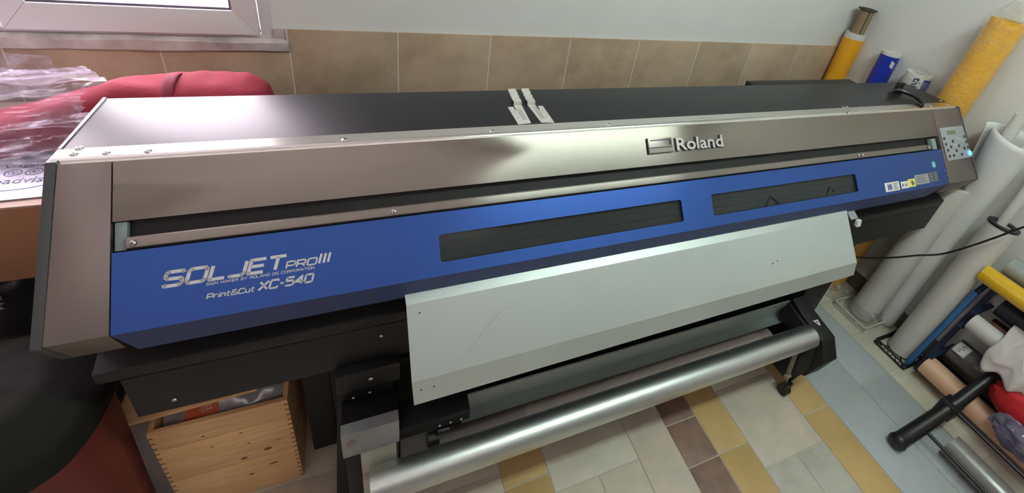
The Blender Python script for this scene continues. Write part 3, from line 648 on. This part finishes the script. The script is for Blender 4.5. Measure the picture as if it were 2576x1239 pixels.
# small packaged roll with print
def lump(c, r, amp, fr, seed=0, n=28, m=16, flat=None, pw=1.):
    mb = MB(); c = Vector(c)
    def fn(u, v):
        th = 2 * math.pi * u; ph = math.pi * (v - .5)
        d = Vector((math.cos(th) * math.cos(ph), math.sin(th) * math.cos(ph), math.sin(ph)))
        if pw != 1: d = Vector([math.copysign(abs(q) ** pw, q) for q in d])
        k = 1 + amp * noise.noise(d * fr + Vector((seed, seed * 2, 0))) + amp * .4 * noise.noise(d * fr * 2.7 + Vector((seed, 0, 3)))
        p = Vector((d.x * r[0] * k, d.y * r[1] * k, d.z * r[2] * k)) + c
        if flat is not None and p.z < flat: p.z = flat
        return p
    return mb.grid(fn, n, m)
t = thing('packaged_roll', 'roll in clear wrap with white and blue print, between blue roll and tall yellow roll', 'packaged roll', (2.53, 1.235, 0))
obj('roll', MB().tube((2.53, 1.235, 0), (2.53, 1.235, 1.262), .056, n=32, inner=.03), greyroll, t)
def wrapcyl(cx, cy, r, a0, a1, z0, z1, nu=12, nv=4, sk=0.):
    return MB().grid(lambda u, v: (cx + r * math.cos(math.radians(a0 + (a1 - a0) * u)), cy + r * math.sin(math.radians(a0 + (a1 - a0) * u)), z0 + (z1 - z0) * v + sk * u), nu, nv)
obj('print_panel', wrapcyl(2.53, 1.235, .0575, 190, 236, 1.150, 1.258, sk=-.006), labelm, t)['label'] = 'white printed panel'
obj('blue_panel', wrapcyl(2.53, 1.235, .0576, 238, 290, 1.190, 1.248), bluev, t)
obj('blue_panel', wrapcyl(2.53, 1.235, .0575, 180, 285, 1.02, 1.130), bluev, t)
vs, fs = font_text('thinn', .030, 0, .03); mb = MB()
def wr_t(a, b):  # text runs down the roll
    ang = 196 + b / .058 * 57.3; return (2.53 + .0586 * math.cos(math.radians(ang)), 1.235 + .0586 * math.sin(math.radians(ang)), 1.250 - a * .092)
mb.add([wr_t(a, b) for a, b in vs], fs); obj('lettering', mb, inkd, t, smooth=0)
mb = MB()
mb.grid(lambda u, v: (2.53 + (.063 + .004 * noise.noise(Vector((u * 9, v * 14, 0))) - .040 * max(0, (v - .93) / .07) ** 2) * math.cos(6.2832 * u), 1.235 + (.066 + .004 * noise.noise(Vector((u * 9, v * 14, 5))) - .045 * max(0, (v - .93) / .07) ** 2) * math.sin(6.2832 * u), .05 + v * 1.24), 36, 60)
obj('plastic_wrap', mb, bagpl, t)
# tall yellow roll
t = thing('vinyl_roll', 'tall amber-yellow vinyl roll in crinkled clear plastic, far right behind the printer', 'roll', (2.515, 1.02, 0))
c = lambda z: (2.465 + .05 * z / 1.6, 1.06 - .04 * z / 1.6, z)
obj('vinyl', MB().tube(c(0), c(1.60), .066, n=48, inner=.04), yelw, t)
obj('core', MB().tube(c(.01), c(1.596), .04, n=32, inner=.034), kraftdk, t)
mb = MB()
def wrapfn(u, v):
    th = 6.2832 * u; z = .04 + v * 1.64
    r = .0705 + .005 * noise.noise(Vector((math.cos(th) * 2, math.sin(th) * 2, z * 14))) + .002 * noise.noise(Vector((math.cos(th) * 6, math.sin(th) * 6, z * 40)))
    r += .012 * max(0, math.cos(th - 2.2)) ** 2 * (.5 + .5 * math.sin(z * 5))
    if z > 1.6: r *= max(.25, 1 - (z - 1.6) / .10 * .9 + .25 * noise.noise(Vector((math.cos(th) * 3, math.sin(th) * 3, z * 20))))
    return (2.465 + .05 * z / 1.6 + r * math.cos(th), 1.06 - .04 * z / 1.6 + r * math.sin(th), z)
mb.grid(wrapfn, 56, 150); obj('plastic_wrap', mb, film, t)
# pale rolls in front
t = thing('media_roll', 'pale grey media roll standing in a milky plastic tray beside the printer', 'roll', (2.455, .83, 0))
A, B = Vector((2.455, .832, .012)), Vector((2.478, .825, .89))
obj('media', MB().tube(A, B, .064, n=44, inner=.045), greyroll, t)
obj('core', MB().tube(rod(A, B, .02), rod(A, B, 1.005), .045, n=32, inner=.038), kraft, t)
# flared sheet roll
t = thing('media_roll', 'loosely coiled white media sheet flaring wide at the top, leaning in front of the wall', 'roll', (2.53, .75, 0))
def coil(u, v):
    th = u * 2 * math.pi * 1.7 - 2.2; z = .004 + v * 1.19
    r = (.030 + .020 * u / 1.0) + (.060 * v ** 2.4) * (.5 + .5 * u) + .003 * noise.noise(Vector((u * 4, v * 5, 2)))
    zz = z - .05 * v * max(0, math.cos(th - 3.9)) * u
    return (2.545 - .035 * v + r * .85 * math.cos(th), .757 + .01 * v + r * math.sin(th), zz)
obj('sheet', MB().grid(coil, 110, 40), greyroll2, t, solid=.0012)
obj('core', MB().tube((2.535, .76, .01), (2.505, .79, 1.275), .024, n=28, inner=.019), greyroll, t)
# roll with black end cap
t = thing('media_roll', 'pale media roll with a black end flange, standing in a black wire tray', 'roll', (2.45, .60, 0))
A, B = Vector((2.45, .605, .012)), Vector((2.50, .610, .826))
obj('media', MB().tube(A, B, .056, n=44, inner=.036), greyroll, t)
obj('end_flange', MB().tube(B, B + (B - A).normalized() * .008, .058, n=40, inner=.033), blackpl, t)
single('cardboard_tube', MB().tube((2.498, .606, .30), (2.545, .640, 1.16), .0185, n=28, inner=.015), greyroll, 'thin pale tube standing inside the black-flanged media roll', 'tube')
# trays
def tray(cx, cy, hx, hy, m, name, label, cat, r=.005):
    t = thing(name, label, cat, (cx, cy, 0)); z0, z1 = .006, .030
    for z in (z0, z1):
        mb = MB(); P = [(cx - hx, cy - hy, z), (cx + hx, cy - hy, z), (cx + hx, cy + hy, z), (cx - hx, cy + hy, z)]
        for i in range(4): mb.path([P[i], P[(i + 1) % 4]], r, 8)
        obj('rim', mb, m, t)
    n = 4; P = [(cx - hx, cy - hy), (cx + hx, cy - hy), (cx + hx, cy + hy), (cx - hx, cy + hy)]
    for i in range(4):
        a, b = Vector(P[i]), Vector(P[(i + 1) % 4])
        for k in range(n):
            p, q = a.lerp(b, k / n), a.lerp(b, (k + .5) / n); w = a.lerp(b, (k + 1) / n)
            obj('lattice', MB().path([(p.x, p.y, z0), (q.x, q.y, z1), (w.x, w.y, z0)], r * .6, 6), m, t)
    for k in (0, 1):
        obj('base_bar', MB().path([(cx - hx, cy - hy if k else cy + hy, z0), (cx, cy, z0 - .001), (cx + hx, cy + hy if k else cy - hy, z0)], r * .8, 6), m, t)
tray(2.445, .603, .088, .078, blackpl, 'wire_tray', 'black wire lattice tray on the floor under the flanged roll', 'tray', .0045)
tray(2.445, .835, .098, .092, mat('milky_plastic', (.52, .52, .47), .4), 'plastic_tray', 'milky plastic lattice tray on the floor under the pale grey roll', 'tray', .006)
mb = MB()
def crump(cx, cy, rx, ry, h, seed, fr=8, rim=1.):
    def fn(u, v):
        th = 6.2832 * u; rr = v ** .8 * rim
        k = 1 + .22 * noise.noise(Vector((math.cos(th) * 2, math.sin(th) * 2, seed)))
        x, y = cx + rx * rr * k * math.cos(th), cy + ry * rr * k * math.sin(th)
        z = .004 + h * (1 - v ** 3) * (.5 + .9 * abs(noise.noise(Vector((x * fr * 2.2, y * fr * 2.2, seed))))) + (.0 if v < .99 else 0)
        return (x, y, max(.004, z))
    return fn
mb.grid(crump(2.455, 1.05, .125, .115, .07, 3, 9), 40, 14)
single('crumpled_wrap', mb, filmw, 'crumpled clear plastic wrap on the floor behind the milky tray', 'plastic wrap')
mb = MB()
def skirt(u, v):
    th = 6.2832 * u; r = .068 + .024 * v + .008 * noise.noise(Vector((math.cos(th) * 4, math.sin(th) * 4, v * 3)))
    return (2.455 + r * math.cos(th), .832 + r * math.sin(th), .075 * (1 - v) + .012 + .012 * noise.noise(Vector((math.cos(th) * 5, math.sin(th) * 5, v * 2 + 7))))
mb.grid(skirt, 48, 8); single('loose_wrap', mb, filmw, 'ruffle of loose clear film around the foot of the pale grey roll', 'plastic wrap')
# cable
pts = [Vector(p) for p in ((1.90, .93, .56), (2.02, .90, .50), (2.12, .855, .485), (2.20, .78, .54), (2.26, .72, .60), (2.33, .672, .64), (2.37, .625, .72), (2.385, .575, .82), (2.395, .53, .915), (2.40, .46, 1.02), (2.42, .30, 1.12), (2.585, .1, 1.2))]
def cat_(p, n=6):
    out = []
    for i in range(len(p) - 1):
        a, b, c_, d = p[max(i - 1, 0)], p[i], p[i + 1], p[min(i + 2, len(p) - 1)]
        for k in range(n):
            q = k / n; out.append(.5 * ((2 * b) + (c_ - a) * q + (2 * a - 5 * b + 4 * c_ - d) * q * q + (3 * b - a - 3 * c_ + d) * q ** 3))
    return out + [p[-1]]
cb = thing('power_cable', 'black cable hanging in an arc across the pale rolls right of the printer', 'cable', (2.2, .8, .54))
obj('cord', MB().path(cat_(pts), .0042, 8), cable_m, cb)
obj('cable_tie', MB().path([(2.10, .862, .489), (2.085, .868, .462), (2.07, .872, .438)], [.0042, .0035, .0042], 6), cable_m, cb)

# ------------------------------------------------------------ roll rack, lower right
RK = thing('roll_rack', 'blue and black metal rack holding horizontal media rolls against the right wall', 'rack', (2.48, .2, 0))
def bar(a, b, w, h): # flat bar from a to b, width w in x/z normal, thickness h in y
    a, b = Vector(a), Vector(b); d = (b - a).normalized(); n = Vector((-d.z, 0, d.x)) * w / 2; t_ = Vector((0, h / 2, 0))
    return MB().loft([a - n - t_, a + n - t_, a + n + t_, a - n + t_], [b - n - t_, b + n - t_, b + n + t_, b - n + t_])
for yy in (.535, -.60):
    obj('upright', bar((2.395, yy, .0), (2.50, yy, .50), .022, .02), rackblue, RK, bevel=.001)
    obj('upright', bar((2.50, yy, .50), (2.575, yy, .565), .022, .02), rackblue if yy < 0 else racknavy, RK, bevel=.001)
    obj('upright', bar((2.43, yy - .03, .0), (2.56, yy - .03, .56), .016, .02), racknavy, RK)
    for zz, xa in ((.035, 2.405), (.15, 2.43), (.355, 2.47), (.443, 2.49), (.56, 2.52)):
        obj('rung', MB().box((xa - (.05 if zz > .1 else 0), yy - .06, zz - .006), (2.588, yy - .04, zz + .006)), racknavy, RK)
obj('wall_strut', MB().box((2.572, -.42, .02), (2.588, .52, .04)).box((2.572, -.42, .54), (2.588, .52, .56)), racknavy, RK)
def hroll(name, x, z, r, ye, m, label, cat='roll', inner=None, y0=-.55):
    t = thing(name, label, cat, (x, (ye + y0) / 2, z - r))
    obj('media', MB().tube((x, y0, z), (x, ye, z), r, n=36, inner=inner or r * .6), m, t)
    obj('core', MB().tube((x, y0 + .003, z), (x, ye - .003, z), (inner or r * .6), n=28, inner=(inner or r * .6) - .004), kraft, t)
    return t
hroll('media_roll', 2.40, .092, .050, .485, salmon, 'salmon-pink media roll lowest on the rack, nearest the floor')
dk = hroll('media_roll', 2.475, .215, .056, .46, darkr, 'dark roll in clear wrap with a handwritten white tag')
mb = MB()
def wr2(u, v):
    th = 6.2832 * u; r = .0595 + .003 * noise.noise(Vector((math.cos(th) * 3, math.sin(th) * 3, v * 30))); return (2.475 + r * math.cos(th), -.4 + v * .86, .215 + r * math.sin(th))
mb.grid(wr2, 40, 60); obj('clear_wrap', mb, film, dk)
mb = MB(); mb.grid(lambda u, v: (2.475 - .063 * math.cos(math.radians(20 + 55 * u)), .455 - .05 * v, .215 + .063 * math.sin(math.radians(20 + 55 * u))), 8, 2); tg = obj('tag', mb, labelm, dk, solid=.0008)
mb = MB()
for k, (a, b) in enumerate(((30, .44), (38, .445), (45, .435), (53, .44), (60, .437))):
    mb.path([(2.475 - .0645 * math.cos(math.radians(a)), b, .215 + .0645 * math.sin(math.radians(a))), (2.475 - .0645 * math.cos(math.radians(a + 5)), b - .014, .215 + .0645 * math.sin(math.radians(a + 5))), (2.475 - .0645 * math.cos(math.radians(a + 7)), b - .004, .215 + .0645 * math.sin(math.radians(a + 7)))], .0009, 5)
obj('handwriting', mb, inkd, tg)
mb = MB(); mb.path(cat_([Vector(p) for p in ((2.41, .36, .245), (2.40, .33, .26), (2.405, .30, .25), (2.415, .33, .268), (2.43, .31, .275), (2.40, .285, .255))], 5), .0013, 6); obj('white_string', mb, labelm, dk)
hroll('media_roll', 2.435, .405, .041, .47, whiter, 'small white media roll on the middle of the rack, draped by the rag')
hroll('media_roll', 2.545, .395, .028, .44, brownr, 'glossy copper-brown film roll on the rack behind the white roll')
hroll('media_roll', 2.535, .495, .045, .45, navyr, 'midnight-dark media roll on the rack just below the glossy yellow roll')
hroll('media_roll', 2.47, .612, .040, .555, yelt, 'glossy bright yellow roll lying on top of the rack')
hroll('film_roll', 2.553, .668, .044, .52, clearr, 'clear silvery film roll topmost behind the yellow roll against the wall')
# white rag hanging over the rolls
mb = MB()
def rag(u, v):
    pts_ = [(2.53, .47), (2.48, .478), (2.43, .462), (2.385, .43), (2.36, .38), (2.35, .32)]
    k = v * 5; i = min(4, int(k)); f = k - i; x = pts_[i][0] * (1 - f) + pts_[i + 1][0] * f; z = pts_[i][1] * (1 - f) + pts_[i + 1][1] * f
    y = .375 - u * .20 + .02 * noise.noise(Vector((u * 3, v * 3, 1))) - .03 * v
    w = .016 * math.sin(u * 15 + v * 3) + .014 * noise.noise(Vector((u * 6, v * 5, 9)))
    return (x - .012 + w * .8 * v, y, z + w * (1 - v * .4) + .006)
mb.grid(rag, 40, 30); single('rag', mb, cloth, 'crumpled whitish rag draped over the rack rolls at the right edge', 'rag', solid=.003)
single('fabric_bag', lump((2.375, .135, .26), (.055, .14, .08), .18, 2.2, 4, pw=.8), redbag, 'bright red fabric bundle hanging low on the rack below the rag', 'bag')
single('plastic_bag', lump((2.335, .085, .19), (.07, .12, .07), .3, 2.2, 8, n=60, m=36), purple, 'clear plastic bag with purplish contents at the right edge of the rack', 'bag')
# black roll stand
ST = thing('roll_stand', 'black tubular stand foot with rubber end lying across the grey floor tiles', 'stand', (2.1, .2, 0))
obj('foot_tube', MB().path([(1.945, .30, .036), (1.985, .30, .040), (2.02, .30, .052), (2.27, .30, .150), (2.435, .30, .300)], [.031, .030, .030, .026, .020], 18), blackpl, ST)
obj('rubber_cap', MB().dome((1.945, .30, .035), (-1, 0, 0), .035, .022, 20, 5), blackpl, ST)
obj('clamp_block', MB().box((2.20, .27, .08), (2.27, .335, .16)), blackpl, ST, bevel=.008)
for xx, zz in ((2.085, .066), (2.245, .125)): obj('cross_bar', MB().tube((xx, .295, zz), (xx, -.68, zz), .0075, n=14), blackpl, ST)
obj('foot_tube', MB().path([(1.945, -.68, .036), (2.02, -.68, .052), (2.27, -.68, .150), (2.435, -.68, .300)], [.034, .034, .030, .021], 18), blackpl, ST)
g = hroll('media_roll', 2.155, .050, .050, .215, mat('grey_film_roll', (.20, .19, .18), .3, coat=.3), 'grey film-wrapped roll lying on the floor between the stand bars')

# ------------------------------------------------------------ left side: crate, bin, boxes
CR = thing('wooden_crate', 'open pine crate with finger-jointed corners on the floor under the printer', 'crate', (-.38, 1.06, 0))
CX0, CX1, CY0, CY1 = -.536, -.228, .911, 1.24
zs = [(0, .178), (.180, .343), (.345, .427)]
for z0, z1 in zs:
    obj('plank', MB().box((CX0, CY0, z0 + .001), (CX1, CY0 + .012, z1)), pine, CR, bevel=.0012)
    obj('plank', MB().box((CX0, CY1 - .012, z0 + .001), (CX1, CY1, z1)), pine, CR, bevel=.0012)
    obj('plank', MB().box((CX0, CY0 + .0125, z0 + .001), (CX0 + .012, CY1 - .0125, z1)), pine, CR, bevel=.0012)
    obj('plank', MB().box((CX1 - .012, CY0 + .0125, z0 + .001), (CX1, CY1 - .0125, z1)), pine, CR, bevel=.0012)
obj('bottom_board', MB().box((CX0 + .012, CY0 + .012, .004), (CX1 - .012, CY1 - .012, .014)), pine, CR)
for sx in (CX0 + .0005, CX1 - .0095):
    for k in range(17):
        z = .012 + k * .0245
        if k % 1 == 0 and z < .415: obj('finger_joint', MB().box((sx, CY0 - .0006, z), (sx + .009, CY0 + .0002, z + .0045)), knot, CR, smooth=0)
for kx, kz, kw, kh in ((-.36, .20, .012, .006), (-.30, .215, .016, .007), (-.295, .13, .018, .004), (-.355, .105, .009, .004), (-.35, .33, .006, .003), (-.43, .36, .007, .003), (-.42, .30, .005, .0025), (-.34, .27, .005, .003), (-.27, .245, .008, .002), (-.45, .05, .01, .005)):
    mb = MB(); n = 10; mb.add([(kx + kw * .7 * math.cos(6.283 * i / n), CY0 - .0005, kz + kh * math.sin(6.283 * i / n)) for i in range(n)], [tuple(range(n))]); obj('knot', mb, knot, CR, smooth=0)
mb = MB(); mb.grid(lambda u, v: (-.52 + .28 * u, .925 + .27 * v, .33 + .115 * (math.sin(math.pi * min(1, v * 1.3 + .05)) ** .5) * (.75 + .25 * math.sin(math.pi * u)) + .018 * noise.noise(Vector((u * 5, v * 5, 2))) + .008 * noise.noise(Vector((u * 14, v * 12, 5)))), 40, 30)
bg = thing('plastic_bag', 'silver plastic carrier bag with orange print stuffed in the pine crate', 'bag', (-.38, 1.06, .33))
def bagz(u, v): return .33 + .115 * (math.sin(math.pi * min(1, v * 1.3 + .05)) ** .5) * (.75 + .25 * math.sin(math.pi * u)) + .018 * noise.noise(Vector((u * 5, v * 5, 2))) + .008 * noise.noise(Vector((u * 14, v * 12, 5)))
def onbag(x, y, dz=.002): u, v = (x + .52) / .28, (y - .925) / .27; return (x, y, bagz(min(1, max(0, u)), min(1, max(0, v))) + dz)
obj('film', mb, silverbag, bg)
mb = MB(); mb.grid(lambda u, v: onbag(-.468 + .075 * u, .935 + .030 * v + .006 * u), 10, 5); obj('orange_panel', mb, orangem, bg)
def letters(txt, x0, x1, y0, h, m, nm='lettering', sk=.0):
    vs, fs = font_text(txt, h, 0, .01); q = MB(); q.add([onbag(x0 + a * (x1 - x0), y0 + b + sk * a, .0035) for a, b in vs], fs); obj(nm, q, m, bg, smooth=0)
letters('DEL', -.43, -.405, .945, .012, labelm)
letters('CO', -.335, -.305, .985, .035, orangem, sk=.0); letters('Gr', -.298, -.262, 1.02, .035, orangem)
lid = single('wooden_board', MB().add([(-.598, .932, .449), (-.30, .945, .449), (-.30, 1.02, .449), (-.598, 1.02, .449), (-.598, .932, .460), (-.30, .945, .460), (-.30, 1.02, .460), (-.598, 1.02, .460)], [(0, 3, 2, 1), (4, 5, 6, 7), (0, 1, 5, 4), (1, 2, 6, 5), (2, 3, 7, 6), (3, 0, 4, 7)]), pine, 'narrow pine board lying across the top of the wooden crate', 'board', bevel=.0015)
# red bin with black liner
BN = thing('waste_bin', 'red round waste bin lined with a black bag, at the lower left', 'bin', (-.73, .865, 0))
def ring_mb(prof, cx, cy, n=56, wob=0., seed=0):
    mb = MB(); m = len(prof) - 1
    def fn(u, v):
        k = v * m; i = min(m - 1, int(k)); f = k - i; r = prof[i][0] * (1 - f) + prof[i + 1][0] * f; z = prof[i][1] * (1 - f) + prof[i + 1][1] * f; th = 6.2832 * u
        w = wob * noise.noise(Vector((math.cos(th) * 3, math.sin(th) * 3, z * 9 + seed)))
        return (cx + (r + w) * math.cos(th), cy + (r + w) * math.sin(th), z + w * .5)
    return mb.grid(fn, n, m * 4)
obj('body', ring_mb([(.001, .004), (.155, .004), (.184, .665), (.184, .675)], -.73, .865), redbin, BN)
obj('liner', ring_mb([(.186, .635), (.188, .66), (.190, .69), (.184, .705), (.16, .735), (.12, .775), (.06, .795), (.001, .80)], -.73, .865, wob=.010), blacklea, BN)
# cardboard box and things on it
CB = thing('cardboard_box', 'brown cardboard box left of the printer under the plastic packets', 'box', (-1.0, 1.38, .79))
BX0, BX1, BY0, BY1, BZ0, BZ1 = -1.45, -.575, 1.146, 1.66, .79, 1.0
obj('carton', MB().box((BX0, BY0, BZ0), (BX1, BY1, BZ1 - .004)), card, CB, bevel=.003)
obj('flap', MB().box((BX0 + .002, BY0 + .002, BZ1 - .004), (BX1 - .002, 1.40, BZ1)), cardt, CB); obj('flap', MB().box((BX0 + .002, 1.403, BZ1 - .004), (BX1 - .002, BY1 - .002, BZ1)), cardt, CB)
single('rubbish_bag', lump((-1.0, 1.42, .37), (.36, .24, .37), .14, 2.4, 2, 48, 32, flat=.0, pw=.75), blackbag, 'bulging black rubbish bag under the cardboard box', 'rubbish bag')
single('rubbish_bag', lump((-1.08, 1.06, .28), (.15, .12, .28), .22, 2.8, 5, 48, 32, flat=.0), blackbag, 'smaller black rubbish bag in front, beside the red bin', 'rubbish bag')
single('plastic_scrap', lump((-.93, 1.22, .66), (.07, .05, .035), .5, 3, 6, 30, 20), mat('white_scrap', (.55, .52, .52), .3, bump=.5, bscale=30), 'crumpled whitish plastic scrap on the black bags, left edge', 'plastic scrap')
single('plastic_scrap', lump((-.84, 1.02, .585), (.05, .06, .03), .5, 3, 9, 30, 20), mat('blue_scrap', (.12, .19, .38), .25, bump=.6, bscale=30, var=.7, vscale=22, col2=(.5, .5, .5)), 'crumpled blue and clear plastic scrap between black bags and bin', 'plastic scrap')
single('snack_wrapper', lump((-.90, 1.07, .61), (.04, .03, .02), .5, 3, 12, 24, 16), mat('yellow_scrap', (.6, .42, .08), .3), 'small yellow wrapper scrap on the black bags', 'wrapper')
# sticker sheet
SS = thing('sticker_sheet', 'white sheet with an oval owl-eyed sticker on the cardboard box', 'sticker sheet', (-.78, 1.23, 1.001))
obj('sheet', MB().add([(-1.15, 1.155, 1.0045), (-.60, 1.175, 1.0045), (-.60, 1.36, 1.0045), (-1.15, 1.34, 1.0045)], [(0, 1, 2, 3)]), paperw, SS, smooth=0, solid=.0015)
E_ = (-.735, 1.263)
def onsh(a, b, z=1.0052): return (E_[0] + a, E_[1] + b - .0 * a, z)
mb = MB(); n = 40
for i in range(n):
    a, b = 6.2832 * i / n, 6.2832 * (i + 1) / n
    mb.add([onsh(.100 * math.cos(a), .058 * math.sin(a)), onsh(.100 * math.cos(b), .058 * math.sin(b)), onsh(.098 * math.cos(b), .0562 * math.sin(b)), onsh(.098 * math.cos(a), .0562 * math.sin(a))], [(0, 1, 2, 3)])
obj('oval_outline', mb, inkd, SS, smooth=0)
mb = MB()
for cx in (-.014, .022):
    for r0, r1 in ((.0155, .0135), (.0085, .0072), (.003, .0001)):
        for i in range(20):
            a, b = 6.2832 * i / 20, 6.2832 * (i + 1) / 20
            mb.add([onsh(cx + r0 * math.cos(a), .014 + .9 * r0 * math.sin(a)), onsh(cx + r0 * math.cos(b), .014 + .9 * r0 * math.sin(b)), onsh(cx + r1 * math.cos(b), .014 + .9 * r1 * math.sin(b)), onsh(cx + r1 * math.cos(a), .014 + .9 * r1 * math.sin(a))], [(0, 1, 2, 3)])
obj('owl_eyes', mb, inkd, SS, smooth=0)
for txt, a, b, y, hh in (('tripadvisor', -.068, .085, -.030, .024), ('Viaggiatori', -.040, .070, .036, .014)):
    vs, fs = font_text(txt, hh, 0); mb = MB(); mb.add([onsh(a + p_ * (b - a), y + q_) for p_, q_ in vs], fs); obj('lettering', mb, inkd, SS, smooth=0)
# plastic packets
def sheet4(A, B, C, D, amp, seed, nu=70, nv=60):
    A, B, C, D = map(Vector, (A, B, C, D)); nrm = (B - A).cross(D - A).normalized()
    def fn(u, v):
        p = A.lerp(B, u).lerp(D.lerp(C, u), v)
        q = Vector((u * 3.2 + v * 1.2, v * 9 - u * 4, seed))
        return p + nrm * (amp * noise.noise(q) + amp * .5 * abs(noise.noise(q * 2.6)) + amp * .2 * noise.noise(q * 6))
    return MB().grid(fn, nu, nv)
single('plastic_packet', sheet4((-1.2, 1.16, 1.035), (-.535, 1.19, 1.035), (-.555, 1.40, 1.175), (-1.2, 1.42, 1.175), .018, 1), film2, 'crinkled clear plastic packet lying over the sticker sheet', 'plastic packet')
single('plastic_packet', sheet4((-1.1, 1.41, 1.18), (-.58, 1.41, 1.175), (-.705, 1.625, 1.12), (-1.05, 1.66, 1.09), .012, 9), film2, 'clear plastic packet propped against the wall tiles above the cardboard box', 'plastic packet')
single('plastic_packet', sheet4((-1.15, 1.60, 1.02), (-.78, 1.66, 1.03), (-.80, 1.685, 1.13), (-1.1, 1.685, 1.16), .006, 15, 40, 30), film2, 'faint clear film standing furthest back against the tiles', 'plastic packet')
# red canvas bag behind the printer
RB = thing('fabric_bag', 'long dark-red canvas bag lying behind the left end of the printer', 'bag', (-.55, 1.44, .985))
def rbag(u, v):
    th = 6.2832 * v; x = -.90 + .672 * u
    e = min(1, (1 - u) / .09, u / .05); e = max(.0, e) ** .35
    kk = min(1, max(0, (x + .86) / .30)); ry, rz = .078, .035 + .060 * kk
    c_, s_ = math.cos(th), math.sin(th)
    yy = math.copysign(abs(c_) ** .75, c_) * ry; zz = math.copysign(abs(s_) ** .65, s_) * rz
    w = .010 * noise.noise(Vector((x * 7, yy * 9, zz * 9))) + .005 * noise.noise(Vector((x * 22, yy * 25, zz * 25)))
    return (x, 1.405 + (yy + w) * (.55 + .45 * e), 1.030 + .059 * kk + (zz + w) * (.35 + .65 * e))
mb = MB().grid(rbag, 80, 40); obj('canvas', mb, redc, RB)
mb = MB().grid(lambda u, v: (-.468 + .026 * u + .010 * math.sin(v * 2), 1.405 + .090 * math.cos(math.radians(200 - 200 * v)), 1.088 + .106 * math.sin(math.radians(200 - 200 * v))), 3, 24); obj('strap', mb, redst, RB, solid=.003)
